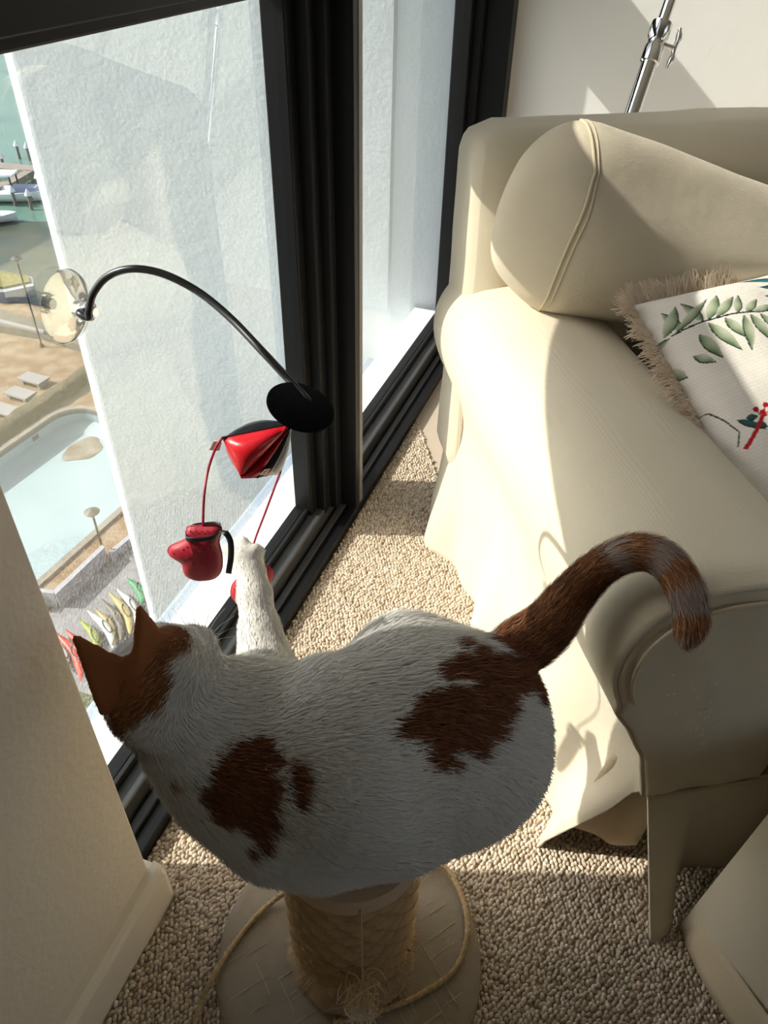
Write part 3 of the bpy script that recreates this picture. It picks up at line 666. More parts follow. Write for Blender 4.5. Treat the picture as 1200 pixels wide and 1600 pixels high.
for p, q, w in (((1062, 521), (1035, 487), .007), ((1045, 522), (1052, 482), .008), ((1086, 513), (1058, 478), .008), ((1056, 520), (1093, 478), .006), ((1092, 512), (1106, 474), .008), ((1102, 511), (1127, 480), .007), ((1128, 510), (1134, 478), .006), ((1140, 510), (1158, 488), .006), ((1150, 511), (1180, 499), .006), ((1172, 512), (1203, 503), .006),
                ((1092, 517), (1137, 566), .008), ((1112, 514), (1143, 552), .007), ((1136, 514), (1148, 570), .007), ((1145, 514), (1172, 561), .008), ((1158, 514), (1189, 553), .007), ((1176, 514), (1202, 540), .007), ((1186, 514), (1215, 528), .006), ((1195, 512), (1228, 520), .006),
                ((1082, 532), (1115, 572), .008), ((1052, 562), (1082, 586), .007), ((1036, 566), (1068, 590), .006), ((1080, 560), (1108, 576), .006), ((1050, 525), (1022, 545), .006)):
    leaf(p, q, w, GA, GB)
for p, q in (((1215, 446), (1152, 443)), ((1215, 468), (1168, 463)), ((1215, 490), (1170, 482)), ((1215, 478), (1195, 478)), ((1225, 655), (1178, 629)), ((1225, 640), (1190, 637))): leaf(p, q, .0075, (.03, .16, .17), (.01, .06, .09))
for p, q in (((1142, 663), (1178, 683)), ((1152, 663), (1166, 662)), ((1165, 672), (1180, 680))): leaf(p, q, .005, (.04, .10, .09), (.02, .05, .05))
stroke([(1158, 704), (1165, 684), (1171, 664)], .0026, (.42, .015, .02))
for q in ((1162, 652), (1174, 647), (1185, 650), (1183, 659), (1171, 657)):
    stroke([(1171, 664), q], .0009, (.42, .015, .02)); stroke([q, (q[0] + .5, q[1])], .0038, (.36, .01, .02))
stroke([(1098, 641), (1112, 642), (1130, 660), (1147, 680), (1150, 700)], .0008, (.05, .06, .04)); stroke([(1185, 712), (1200, 694), (1215, 680)], .0008, (.05, .06, .04))
set_col(pil, col)
nb_ = 40; lb_ = np.linspace(0, 1, nb_); ub, vb = [q.ravel() for q in np.meshgrid(lb_, lb_, indexing='ij')]
hb = .055 * ((1 - (2 * ub - 1) ** 4).clip(0) * (1 - (2 * vb - 1) ** 4).clip(0)) ** .5
obj('cushion_back', C0 + ex * ((.5 + (ub - .5) * pinch(vb)) * PW)[:, None] + dn_ * ((.5 + (vb - .5) * pinch(ub)) * PW)[:, None] - nn_ * hb[:, None], grid_faces(nb_, nb_)[:, ::-1], MT['label'], pc_)
# fringe: yarn ribbons in tufts round all four edges
Vf, Ff = [], []
def yarn(p, d, L, w, droop):
    k = len(Vf); side = np.cross(d, nn_); side /= np.linalg.norm(side) + 1e-9; ph = random.uniform(0, 6)
    for i in range(4):
        t = i / 3; c = p + d * L * t + nn_ * droop * math.sin(t * 2.2) + side * .003 * math.sin(t * 4 + ph); ww = w * (1 - .3 * t)
        Vf.append(c - side * ww); Vf.append(c + side * ww)
    for i in range(3): Ff.append([k + 2 * i, k + 2 * i + 1, k + 2 * i + 3, k + 2 * i + 2])
for e in range(4):
    for t in np.linspace(0, 1, 520):
        if e == 0: p2, od = (t, 0), -dn_
        elif e == 1: p2, od = (0, t), -ex
        elif e == 2: p2, od = (t, 1), dn_
        else: p2, od = (1, t), ex
        u2 = .5 + (p2[0] - .5) * pinch(p2[1]); v2 = .5 + (p2[1] - .5) * pinch(p2[0])
        al = ex if e in (0, 2) else dn_; corner = (2 * t - 1) ** 8 * np.sign(t - .5)
        for _ in range(2):
            d = od + al * (random.gauss(0, .22) + .25 * math.sin(t * 90) + .8 * corner) + nn_ * random.gauss(.25, .4); d /= np.linalg.norm(d)
            yarn(C0 + ex * u2 * PW + dn_ * v2 * PW + nn_ * random.uniform(-.004, .006), d, random.uniform(.022, .038), .0008, random.uniform(-.004, .008))
fr = obj('fringe', np.array(Vf), Ff, MT['fringe'], pc_); fr['kind'] = 'stuff'

# ottoman in front of the sofa
ot = empty('ottoman', S(.86, .16, 0), 'cream slipcovered ottoman in the lower right corner before the sofa', 'ottoman')
O0 = at_z(1063, 1446, .012); O1 = at_z(1172, 1612, .012); od = O1 - O0; od[2] = 0; od /= np.linalg.norm(od); on = np.array([-od[1], od[0], 0]); on = on if on @ np.array([*RT, 0]) > 0 else -on
def ott(s, t, z): return O0 + od * s + on * t + np.array([0, 0, z - .012])
cor = [(0, 0), (.52, 0), (.52, .66), (0, .66)]; V = []; NS = 40
def per(u):
    k = int(u * 4) % 4; f = u * 4 - int(u * 4); a_, b_ = np.array(cor[k]), np.array(cor[(k + 1) % 4]); return a_ + (b_ - a_) * f
NJ = 24
for i in range(NS * 4):
    p = per(i / (NS * 4))
    for j in range(NJ):
        z = .40 * j / (NJ - 1) + .008; inn = np.array([.26, .33]); k = (1 - z / .4); q = inn + (p - inn) * (1 - .055 * (1 - k) - .02 * smooth01((z - .36) / .04))
        w = .008 * k * math.sin(i * .35); q = q + (p - inn) / .4 * w; V.append(ott(q[0], q[1], z))
F = grid_faces(NS * 4, NJ, closed_n=True)
solidify(obj('skirt', V, F, MT['sofa'], ot), .004, 0)
tv = []
for i in range(NS * 4):
    p = per(i / (NS * 4)); inn = np.array([.26, .33])
    for t in (1, .97, .9, .7, .4, .05): q = inn + (p - inn) * (.925 * t); tv.append(ott(q[0], q[1], .408 + .035 * (1 - t ** 3) ** .6))
obj('top_pad', tv, grid_faces(NS * 4, 6, closed_n=True), MT['sofa'], ot)
V = []
for i in range(10):
    t = i / 9
    for j in range(6): s = j / 5; V.append(ott(.02 + .17 * t, -.016 * math.sin(math.pi * (.15 + .7 * t)) * (.4 + s) + .004, .075 * (1 - s) - .0 + .008))
solidify(obj('corner_pleat', V, grid_faces(10, 6), MT['sofain'], ot), .003, 0)

# ------------------------------------------------------------------ chrome floor lamp behind the sofa
Q0 = at_b(1034, 40, 1.80); Q1 = at_b(986, 182, 1.72); ld = (Q0 - Q1) / np.linalg.norm(Q0 - Q1)
foot = Q1 - ld * ((Q1[2] - .012) / ld[2])
fl = empty('floor_lamp', foot, 'chrome floor lamp stand with a wing-nut collar behind the sofa', 'floor lamp')
QC = at_b(1022, 66, 1.79); QC = foot + ld * ((QC - foot) @ ld)
part('lower_pole', tube([foot, QC], .0165, 20), MT['chrome'], fl, True)
part('upper_pole', tube([QC, QC + ld * .9], .0125, 20), MT['chrome'], fl, True)
part('collar', lathe([(.0165, -.045), (.021, -.043), (.0215, -.012), (.0185, -.008), (.0185, .004), (.0225, .008), (.0225, .038), (.014, .042)], QC, 28, ld), MT['chrome'], fl, True)
sd = np.array([*RT, 0]); sd = sd - ld * (sd @ ld); sd /= np.linalg.norm(sd)
part('screw', tube([QC + sd * .018, QC + sd * .045], .005, 10), MT['chrome'], fl, True)
part('wing_nut', tube(catmull([QC + sd * .040 + ld * .040, QC + sd * .044 + ld * .020, QC + sd * .042, QC + sd * .044 - ld * .020, QC + sd * .040 - ld * .042], 16), [.0045] * 2 + [.007] * 3 + [.005] * 6 + [.007] * 3 + [.0045] * 2, 8), MT['chrome'], fl, True)
part('foot_disc', lathe([(.13, 0), (.13, .012), (.12, .018), (.02, .03)], [foot[0], foot[1], 0], 32), MT['chrome'], fl, True)

# ------------------------------------------------------------------ scratching post
PC = W(-.030, .448, 0); BCN = W(-.035, .445, 0)
sp = empty('scratching_post', [BCN[0], BCN[1], 0], 'round sisal scratching post on a linen covered disc base', 'cat scratcher')
part('base_disc', lathe([(.180, 0.0), (.190, .004), (.1915, .012), (.188, .020), (.178, .0235), (.001, .0245)], BCN, 72), MT['basefab'], sp, True)
slubs = []
for k in range(130):
    q = rng.uniform(-.17, .17, 2); L = rng.uniform(.01, .07); di = 0 if k % 2 else 1; c_, s_ = math.cos(.9), math.sin(.9); e = np.array([c_, s_]) if di else np.array([-s_, c_]); p = q + e * L
    if np.hypot(*q) < .178 and np.hypot(*p) < .178: slubs.append(tube([[BCN[0] + q[0], BCN[1] + q[1], .0243], [BCN[0] + (q[0] + p[0]) / 2, BCN[1] + (q[1] + p[1]) / 2, .0247], [BCN[0] + p[0], BCN[1] + p[1], .0243]],   .0004, 4))
part('slub_threads', join(*slubs), MT['slub'], sp)['kind'] = 'stuff'
part('inner_tube', lathe([(.070, .02), (.070, .342)], PC, 40), MT['core'], sp, True)
V, F = lathe([(.086, .024), (.089, .045), (.083, .065), (.079, .085), (.077, .098)], PC, 60); V[:, :2] += (V[:, :2] - PC[:2]) * (.05 * fbm(V, 60, 51) + .03 * fbm(V, 170, 52))[:, None]
part('plush_sleeve', (V, F), MT['plush'], sp, True)
tt = np.linspace(0, 11.4, 11 * 150); hp = np.stack([PC[0] + .0735 * np.cos(tt * 2 * math.pi), PC[1] + .0735 * np.sin(tt * 2 * math.pi), .100 + tt * .0210], -1)
part('sisal_rope', tube(hp, .0102, 14, twist=240), MT['sisal'], sp, True)
part('cap', lathe([(.078, .342), (.086, .344), (.0885, .350), (.0885, .366), (.085, .373), (.070, .376), (.001, .376)], PC, 56), MT['capfab'], sp, True)
# frayed plush strands at the foot of the post
Vs, Fs = [], []
for k in range(1500):
    q = rng.uniform(0, 6.283); z = rng.uniform(.026, .10); R0 = .080 + .006 * rng.random(); d = np.array([math.cos(q), math.sin(q), rng.uniform(-1.2, .3)]); d /= np.linalg.norm(d); L = rng.uniform(.006, .017); p = np.array([PC[0] + R0 * math.cos(q), PC[1] + R0 * math.sin(q), z]); s = np.array([-math.sin(q), math.cos(q), 0]) * .0006; e = p + d * L; e[2] = max(e[2], .026); i = len(Vs); Vs += [p - s, p + s, e]; Fs.append([i, i + 1, i + 2])
obj('frayed_plush', np.array(Vs), Fs, MT['plush'], sp)['kind'] = 'stuff'
# loose end of rope trailing over the base on to the carpet
def on_base(u, v, z=.029): return at_z(u, v, z)
L1 = catmull([at_z(455, 1388, .20), on_base(434, 1402, .05), on_base(400, 1432), on_base(362, 1480), on_base(330, 1532, .026), on_base(312, 1575, .014), on_base(304, 1612, .012), on_base(318, 1680, .012)], 90)
part('rope_end', tube(L1, .0036, 8, twist=700), MT['twine'], sp, True)
L2 = catmull([on_base(640, 1352, .034), on_base(690, 1352), on_base(715, 1385), on_base(729, 1430), on_base(727, 1475), on_base(706, 1520), on_base(655, 1555), on_base(610, 1574), on_base(560, 1590), on_base(520, 1596)], 120)
part('rope_end', tube(L2, .0036, 8, twist=700), MT['twine'], sp, True)
# hanging raffia ball with a feather
KB = PC + np.array([*(-HD * .108 + RT * .018), 0]); bz = .175; KT = PC + np.array([*(-HD * .0885 + RT * .016), .365])
ball = empty('raffia_ball_toy', [KB[0], KB[1], bz - .03], 'raffia ball toy with a feather hanging on a string from the post', 'cat toy')
part('string', tube(catmull([KT, KT + [0, 0, -.04], KB + [0, 0, bz + .022]], 12), .0009, 5), MT['raffia'], ball, True)
cs = []
for k in range(34):
    v = rng.normal(size=3); v /= np.linalg.norm(v); u_ = np.cross(v, rng.normal(size=3)); u_ /= np.linalg.norm(u_); w_ = np.cross(v, u_); R0 = rng.uniform(.014, .024); a_ = np.linspace(rng.uniform(0, 6), 6.28 * rng.uniform(.6, 1.1), 18); o_ = rng.normal(0, .006, 3)
    cs.append(tube(KB + np.array([0, 0, bz]) + o_ + R0 * (np.cos(a_)[:, None] * u_ + np.sin(a_)[:, None] * w_), .0008, 4))
for k in range(14):
    a_ = rng.uniform(0, 6.28); e = KB + np.array([.02 * math.cos(a_), .02 * math.sin(a_), bz + .05 * rng.random()]); cs.append(tube(catmull([KB + [0, 0, bz + .015], (KB + [0, 0, bz + .03] + e) / 2 + rng.normal(0, .006, 3), e], 8), .0007, 4))
part('raffia_windings', join(*cs), MT['raffia'], ball, True)
Vs, Fs = [], []
def barb(p, d, L, w, sd_):
    i = len(Vs); s = np.cross(d, sd_); s /= np.linalg.norm(s) + 1e-9; Vs.extend([p - s * w, p + s * w, p + d * L * .6 + s * w, p + d * L * .6 - s * w, p + d * L]); Fs.extend([[i, i + 1, i + 2, i + 3], [i + 3, i + 2, i + 4]])
for k in range(170):
    d = np.array([*(-HD * rng.uniform(-.1, .5) + RT * rng.normal(0, .4)), -1.0]); d /= np.linalg.norm(d); barb(KB + np.array([rng.normal(0, .005), rng.normal(0, .005), bz - .02 - .012 * rng.random()]), d, rng.uniform(.018, .048), .0007, np.array([*HD, 0]))
for k in range(70): barb(KB + np.array([*(RT * (-.01 - .035 * k / 70) - HD * .004), bz - .022 - .022 * k / 70]), np.array([*(-RT * .9), -.45]) / 1.0, .012, .0012, np.array([*HD, .3]))
obj('feather', np.array(Vs), Fs, MT['feather'], ball)

# ------------------------------------------------------------------ cat teaser stuck on the glass
SCP = at_x(102, 479, -.628); 
ty = empty('cat_teaser', SCP - np.array([0, 0, .05]), 'cat teaser on a curved black rod with red pouch and mitts stuck to glass', 'cat toy')
part('suction_cup', lathe([(.0415, .0015), (.043, .002), (.0405, .0045), (.030, .0075), (.018, .012), (.011, .017), (.0105, .026), (.0125, .028), (.0125, .034), (.008, .036)], SCP, 48, (1, 0, 0)), MT['clear'], ty, True)
part('cup_fitting', lathe([(.0062, .020), (.0068, .022), (.0068, .040), (.005, .042)], SCP, 20, (1, 0, 0)), MT['chrome'], ty, True)
DC = at_g(470, 636, .645); XE = DC[0] + .004
rpx = [(138, 496), (139, 484), (146, 458), (168, 432), (206, 420), (255, 428), (310, 456), (360, 497), (408, 547), (450, 592), (478, 622), (484, 634)]
wx = np.array([0, .01, .03, .09, .19, .31, .45, .60, .76, .89, .98, 1.0])
rp = [SCP + [.030, 0, 0], at_x(124, 489, -.590)] + [at_x(u, v, -.576 + (XE + .576) * w) for (u, v), w in zip(rpx, wx)]
part('rod', tube(catmull(rp, 120), .0042, 12), MT['blackrod'], ty, True)
dn3 = RC @ np.array([.34, .62, .70]); dn3 /= np.linalg.norm(dn3)
part('felt_disc', lathe([(.0335, -.0018), (.0345, -.001), (.0345, .001), (.0335, .0018), (.001, .0022)], DC, 40, dn3), MT['felt'], ty, True)
gD = (DC[:2] @ HD)
# padded pouch: four-sided pyramid, apex at the disc; panels are separate meshes meeting at seams
apex = DC - dn3 * .004 + (at_g(458, 660, gD) - at_g(470, 636, gD)) * .9
b1 = at_g(347, 684, gD - .020); b2 = at_g(377, 748, gD - .034); b3 = at_g(438, 738, gD + .002); b4 = at_g(405, 664, gD + .030); b2r = at_g(402, 747, gD - .030); mB = at_g(418, 744, gD - .018)
cenp = (apex + b1 + b2 + b3 + b4) / 5
def panel(name, tri, m, bul=.011, n=12):
    A, B, C_ = [np.array(t, float) for t in tri]; V = []; idx = {}
    nrm = np.cross(B - A, C_ - A); nrm /= np.linalg.norm(nrm); nrm = nrm if nrm @ ((A + B + C_) / 3 - cenp) > 0 else -nrm
    for i in range(n + 1):
        for j in range(n + 1 - i):
            s, t = i / n, j / n; w0 = 1 - s - t; k = (27 * s * t * w0) ** .6 if min(s, t, w0) > 0 else 0
            idx[i, j] = len(V); V.append(A * w0 + B * s + C_ * t + nrm * bul * k)
    F = []
    for i in range(n):
        for j in range(n - i):
            F.append([idx[i, j], idx[i + 1, j], idx[i, j + 1]])
            if i + j < n - 1: F.append([idx[i + 1, j], idx[i + 1, j + 1], idx[i, j + 1]])
    return part(name, (np.array(V), F), MT[m], ty, True)
panel('pouch_panel', (apex, b1, b2), 'redl', .020); panel('pouch_panel', (apex, b2, b2r), 'redl', .010); panel('pouch_panel', (apex, b2r, mB), 'blackl', .006); panel('pouch_panel', (apex, mB, b3), 'whitel', .006)
panel('pouch_panel', (apex, b3, b4), 'blackl', .008); panel('pouch_panel', (apex, b4, b1), 'blackl', .008)
panel('pouch_panel', (b1, b2, b4), 'redl', .012); panel('pouch_panel', (b2, b2r, b4), 'blackl', .006); panel('pouch_panel', (b2r, mB, b4), 'blackl', .004); panel('pouch_panel', (mB, b3, b4), 'whitel', .006)
for a_, b_ in ((apex, b1), (apex, b2r), (apex, b3)):
    part('pouch_seam', tube(catmull([a_, (a_ + b_) / 2 + (((a_ + b_) / 2 - cenp) * .02), b_], 14), .0011, 6), MT['blackl'], ty, True)
tq = [at_g(u, v, gD - .034 if u < 420 else gD - .006) for u, v in ((405, 741), (414, 732), (436, 729), (434, 741))]
part('pouch_label', (np.array([q - HD[0] * 0 + np.array([*(-HD * .0015), 0]) for q in tq]), [[0, 1, 2, 3]]), MT['label'], ty)
tq = [at_g(u, v, gD - .030 if u < 420 else gD - .008) + np.array([*(-HD * .0022), .0]) for u, v in ((412, 740), (417, 733), (432, 731), (430, 738))]
part('label_print', (np.array(tq), [[0, 1, 2, 3]]), MT['redl'], ty)
tq = [at_g(u, v, gD - .015) for u, v in ((347, 690), (334, 689), (327, 703), (343, 704))]
solidify(part('care_tag', (np.array(tq), [[0, 1, 2, 3]]), MT['label'], ty), .0006)
def mitt(outline, g, th_, cu, band, dots, mk='redg'):
    """stuffed glove: front and back shells blown up from the outline"""
    P = catmull(np.array(outline, float), 60, closed=True); c = P.mean(0); V = []; F = []
    rings = (1, .93, .82, .66, .46, .22); nrm = np.array([*(-HD), .15]); nrm /= np.linalg.norm(nrm)
    for sgn in (1, -1):
        k = len(V)
        for t in rings:
            for p in P:
                q = c + (p - c) * t; V.append(at_g(q[0], q[1], g) + nrm * sgn * th_ * math.sqrt(max(0, 1 - t ** 2.4)))
        V.append(at_g(c[0], c[1], g) + nrm * sgn * th_)
        f = grid_faces(len(rings), 60, closed_m=True).tolist() + [[5 * 60 + i, 5 * 60 + (i + 1) % 60, 6 * 60] for i in range(60)]
        F += [[i + k for i in (q if sgn > 0 else q[::-1])] for q in f]
    gl = part('mitt', (np.array(V), F), MT[mk], ty, True)
    P3 = [at_g(p[0], p[1], g) for p in P] ; part('mitt_seam', tube(P3 + P3[:1], .0008, 5), MT[mk], gl, True)
    if band:
        (x0, y0), (x1, y1), hw = band; ro = []
        for t in np.linspace(0, 1, 13):
            x, y = x0 + (x1 - x0) * t, y0 + (y1 - y0) * t; o = th_ * .98 * max(0, 1 - (2 * t - 1) ** 4) ** .5 + .0022; ro.append((x, y, o))
        V = [];
        for sgn in (1, -1):
            for x, y, o in (ro if sgn > 0 else ro[::-1]):
                for e in (-hw, hw): V.append(at_g(x, y + e, g) + nrm * sgn * o)
        solidify(part('wrist_band', (np.array(V), grid_faces(26, 2, closed_n=True)), MT['ribbon'], gl, True), .001)
    hs_ = []
    for x, y in dots:
        d2 = np.min(np.linalg.norm(P - np.array([x, y]), axis=1)); rr = np.linalg.norm(np.array([x, y]) - c); t = rr / (rr + d2); h_ = th_ * math.sqrt(max(0, 1 - t ** 2.4)); hs_.append(lathe([(.0011, 0), (.0006, .0006)], at_g(x, y, g) + nrm * (h_ + .0006), 6, nrm))
    if hs_: part('punched_holes', join(*hs_), MT['hole'], gl)['kind'] = 'stuff'
    return gl
G1 = gD - .048
mitt([(293, 823), (318, 821), (344, 822), (345, 834), (342, 846), (347, 868), (346, 890), (336, 903), (318, 907), (302, 905), (289, 897), (284, 880), (274, 872), (263, 864), (266, 853), (282, 846), (294, 838)], G1, .0125, None, ((291, 833), (345, 829), 3.5), [(300 + i * 9, 825) for i in range(5)] + [(296 + i * 9, 847 + (i % 2) * 2) for i in range(5)] + [(275, 858), (282, 854), (290, 851)])
rb = catmull([at_g(345, 829, G1 - .004), at_g(353, 833, G1 - .010), at_g(360, 846, G1 - .012), at_g(361, 868, G1 - .010), at_g(357, 896, G1 - .010)], 24)
T_, N_, B_ = frames(rb); sd3 = np.array([*RT, 0.0]); V = []
for p, t in zip(rb, T_):
    s = sd3 - t * (sd3 @ t); s /= np.linalg.norm(s); V += [p - s * .0032, p + s * .0032]
solidify(part('ribbon_tail', (np.array(V), grid_faces(24, 2)), MT['ribbon'], ty, True), .0006)
G2 = gD + .055
mitt([(384, 866), (398, 863), (411, 868), (413, 880), (426, 890), (427, 903), (416, 917), (408, 908), (398, 925), (384, 940), (371, 943), (361, 930), (363, 914), (372, 902), (380, 884)], G2, .012, None, ((386, 872), (413, 872), 5), [(390 + i * 7, 886 + i * 3) for i in range(4)])
part('cord', tube(catmull([b1, at_g(337, 700, gD - .024), at_g(325, 735, gD - .03), at_g(319, 775, G1), at_g(317, 821, G1)], 40), .0014, 7), MT['cord'], ty, True)
part('cord', tube(catmull([b3, at_g(428, 765, gD + .02), at_g(413, 805, gD + .035), at_g(398, 845, G2), at_g(394, 866, G2)], 40), .0014, 7), MT['cord'], ty, True)

# ------------------------------------------------------------------ cat
def Cx(u, v, z, r): return (at_z(u, v, z), r)
prims = []      # (p0, r0, p1, r1, flow, part)
def seg(a, b=None, flow=None, grp='body'):
    b = b or a; f = (b[0] - a[0]) if flow is None else np.array(flow, float); n_ = np.linalg.norm(f); prims.append((a[0], a[1], b[0], b[1], f / n_ if n_ > 1e-6 else np.array([1.0, 0, 0]), grp))
RT3 = np.array([*RT, 0.0]); HD3 = np.array([*HD, 0.0]); UP3 = np.array([0, 0, 1.0])
SHR = .005
bodyflow = RT3 * .9 + HD3 * .12 - UP3 * .25; rumpflow = RT3 * .8 - UP3 * .5 + HD3 * .1
seg(Cx(722, 1118, .50, .099), flow=rumpflow); seg(Cx(640, 1062, .495, .084), flow=RT3 - UP3 * .2 + HD3 * .3)
seg(Cx(745, 1185, .465, .082), flow=RT3 * .6 - UP3 * .8); seg(Cx(690, 1218, .445, .080), Cx(640, 1235, .435, .075), flow=RT3 * .7 - UP3 * .7)
seg(Cx(560, 1185, .48, .116), Cx(640, 1150, .485, .108), flow=bodyflow); seg(Cx(515, 1252, .43, .088), Cx(600, 1245, .43, .084), flow=RT3 * .8 - UP3 * .6)
seg(Cx(420, 1190, .47, .098), Cx(500, 1180, .475, .105), flow=bodyflow); seg(Cx(436, 1270, .425, .074), Cx(480, 1275, .42, .074), flow=RT3 * .5 - UP3 * .8)
seg(Cx(385, 1125, .50, .068), flow=bodyflow + HD3 * .2)
seg(Cx(370, 1140, .50, .073), Cx(262, 1092, .550, .058), flow=RT3 * .9 - UP3 * .5 - HD3 * .25); seg(Cx(305, 1165, .50, .058), flow=RT3 * .6 - UP3 * .7)
seg(Cx(345, 1225, .46, .055), flow=RT3 * .5 - UP3 * .8)
hf = -RT3 * .6 - HD3 * .75 - UP3 * .05
seg(Cx(226, 1066, .582, .049), Cx(246, 1046, .588, .047), flow=hf, grp='head'); seg(Cx(296, 1040, .565, .035), flow=hf - UP3 * .3, grp='head')
seg(Cx(268, 1018, .590, .034), Cx(300, 996, .582, .018), flow=hf, grp='head'); seg(Cx(318, 1006, .572, .0185), flow=hf, grp='head'); seg(Cx(224, 1108, .570, .037), flow=hf - UP3 * .3, grp='head')
# reaching foreleg and paw
leg = [Cx(428, 1075, .485, .046), Cx(414, 1035, .50, .035), Cx(406, 985, .525, .0265), Cx(398, 930, .555, .0215), Cx(392, 892, .575, .0180), Cx(378, 868, .590, .0195)]
for p, q in zip(leg[:-1], leg[1:]): seg(p, q, grp='leg')
toes = [(352, 858, .598), (366, 848, .602), (381, 846, .604), (400, 857, .600)]
for u, v, z in toes: seg(Cx(380, 872, .588, .013), Cx(u, v, z, .0105), grp='paw')
seg(Cx(402, 868, .588, .011), Cx(408, 862, .592, .010), grp='paw')
# standing legs
seg(Cx(410, 1255, .43, .055), (W(-.080, .43, .395), .026), grp='leg'); seg((W(-.080, .43, .395), .024), (W(-.095, .415, .392), .018), grp='paw')
seg(Cx(660, 1240, .43, .07), (W(.020, .43, .41), .034), grp='leg'); seg((W(.020, .43, .405), .030), (W(-.02, .40, .394), .020), grp='leg')
seg(Cx(640, 1090, .46, .07), (W(.015, .49, .41), .034), grp='leg'); seg((W(.015, .49, .405), .028), (W(-.02, .475, .394), .020), grp='leg')
# tail
tl = [Cx(795, 1022, .535, .036), Cx(850, 985, .562, .031), Cx(886, 940, .600, .0255), Cx(930, 893, .640, .0215), Cx(985, 864, .668, .0200), Cx(1034, 872, .676, .0195), Cx(1066, 912, .668, .0185), Cx(1080, 955, .652, .0170), Cx(1076, 990, .636, .0145)]
tp = catmull([np.r_[p, r] for p, r in tl], 26)
for p, q in zip(tp[:-1], tp[1:]): seg((p[:3], p[3]), (q[:3], q[3]), grp='tail')
ears = [(at_z(119, 998, .668), at_z(160, 1112, .600), at_z(214, 1046, .622)), (at_z(218, 951, .672), at_z(208, 1082, .612), at_z(272, 1024, .600))]
KS = dict(body=.030, head=.016, leg=.016, paw=.007, tail=.010)
def sd_seg(P, pr):
    a, r0, b, r1 = pr[:4]; ab = b - a; L = ab @ ab
    if L < 1e-10: return np.linalg.norm(P - a, axis=-1) - r0 + SHR
    t = np.clip(((P - a) @ ab) / L, 0, 1); return np.linalg.norm(P - a - t[..., None] * ab, axis=-1) - (r0 + (r1 - r0) * t) + SHR * .8
def sd_tri(P, tri, th_):
    a, b, c = tri; ba, cb, ac = b - a, c - b, a - c; pa, pb, pc = P - a, P - b, P - c; n_ = np.cross(ba, ac)
    s = np.sign(pa @ np.cross(ba, n_)) + np.sign(pb @ np.cross(cb, n_)) + np.sign(pc @ np.cross(ac, n_))
    def dv(e, p): q = e * np.clip((p @ e) / (e @ e), 0, 1)[..., None] - p; return (q * q).sum(-1)
    d1 = np.minimum(np.minimum(dv(ba, pa), dv(cb, pb)), dv(ac, pc)); d2 = (pa @ n_) ** 2 / (n_ @ n_)
    return np.sqrt(np.where(s < 2, d1, d2)) - th_
def smin(a, b, k): h = np.maximum(k - np.abs(a - b), 0) / k; return np.minimum(a, b) - h * h * k * .25
def sdf(P):
    d = None
    for pr in prims:
        e = sd_seg(P, pr); d = e if d is None else smin(d, e, KS[pr[5]])
    for t in ears: d = smin(d, sd_tri(P, t, .0045), .014)
    return d
def surface_nets(lo, hi, h):
    ax = [np.arange(l, u, h) for l, u in zip(lo, hi)]; n0, n1, n2 = map(len, ax); D = np.empty((n0, n1, n2), np.float32)
    D[:] = .1
    def upd(pts, rad, fn, k):
        lo_, hi_ = np.min(pts, 0) - rad - .02 - k, np.max(pts, 0) + rad + .02 + k; sl = []
        for j in range(3): sl.append(slice(max(0, int((lo_[j] - lo[j]) / h)), max(0, int((hi_[j] - lo[j]) / h) + 2)))
        P = np.stack(np.meshgrid(*[a[s_] for a, s_ in zip(ax, sl)], indexing='ij'), -1); D[tuple(sl)] = smin(D[tuple(sl)], fn(P), k)
    for pr in prims: upd([pr[0], pr[2]], max(pr[1], pr[3]), lambda P: sd_seg(P, pr), KS[pr[5]])
    for t in ears: upd(list(t), .0045, lambda P: sd_tri(P, t, .0045), .014)
    I = D < 0; cs = np.zeros((n0 - 1, n1 - 1, n2 - 1), int)
    for a in (0, 1):
        for b in (0, 1):
            for c in (0, 1): cs += I[a:n0 - 1 + a, b:n1 - 1 + b, c:n2 - 1 + c]
    cell = (cs > 0) & (cs < 8); ids = -np.ones(cell.shape, int); cc = np.argwhere(cell); ids[cell] = np.arange(len(cc)); acc = np.zeros((len(cc), 3)); cnt = np.zeros(len(cc))
    crn = [(a, b, c) for a in (0, 1) for b in (0, 1) for c in (0, 1)]
    for p in crn:
        for k in range(3):
            if p[k]: continue
            q = list(p); q[k] = 1; d0 = D[tuple((cc + p).T)]; d1 = D[tuple((cc + q).T)]; x = (d0 < 0) != (d1 < 0); t = np.where(x, d0 / np.where(d0 == d1, 1, d0 - d1), 0)
            pos = np.tile(np.array(p, float), (len(cc), 1)); pos[:, k] = t; acc += pos * x[:, None]; cnt += x
    V = (cc + acc / cnt[:, None]) * h + np.array([a[0] for a in ax]); F = []
    for k in range(3):
        o = [i for i in range(3) if i != k]; sl0 = [slice(None)] * 3; sl1 = [slice(None)] * 3; sl0[k] = slice(0, -1); sl1[k] = slice(1, None)
        X = I[tuple(sl0)] != I[tuple(sl1)]; E_ = np.argwhere(X); E_ = E_[(E_[:, o[0]] > 0) & (E_[:, o[1]] > 0)]
        ins = I[tuple(E_.T)]; q = []
        for da, db in ((-1, -1), (0, -1), (0, 0), (-1, 0)):
            c = E_.copy(); c[:, o[0]] += da; c[:, o[1]] += db; q.append(ids[tuple(c.T)])
        q = np.stack(q, 1); flip = ins if k != 1 else ~ins; q[~flip] = q[~flip][:, ::-1]; F.append(q)
    return V, np.concatenate(F)
allp = np.array([p[0] for p in prims] + [p[2] for p in prims] + [q for e in ears for q in e]); allr = max(p[1] for p in prims[:9])
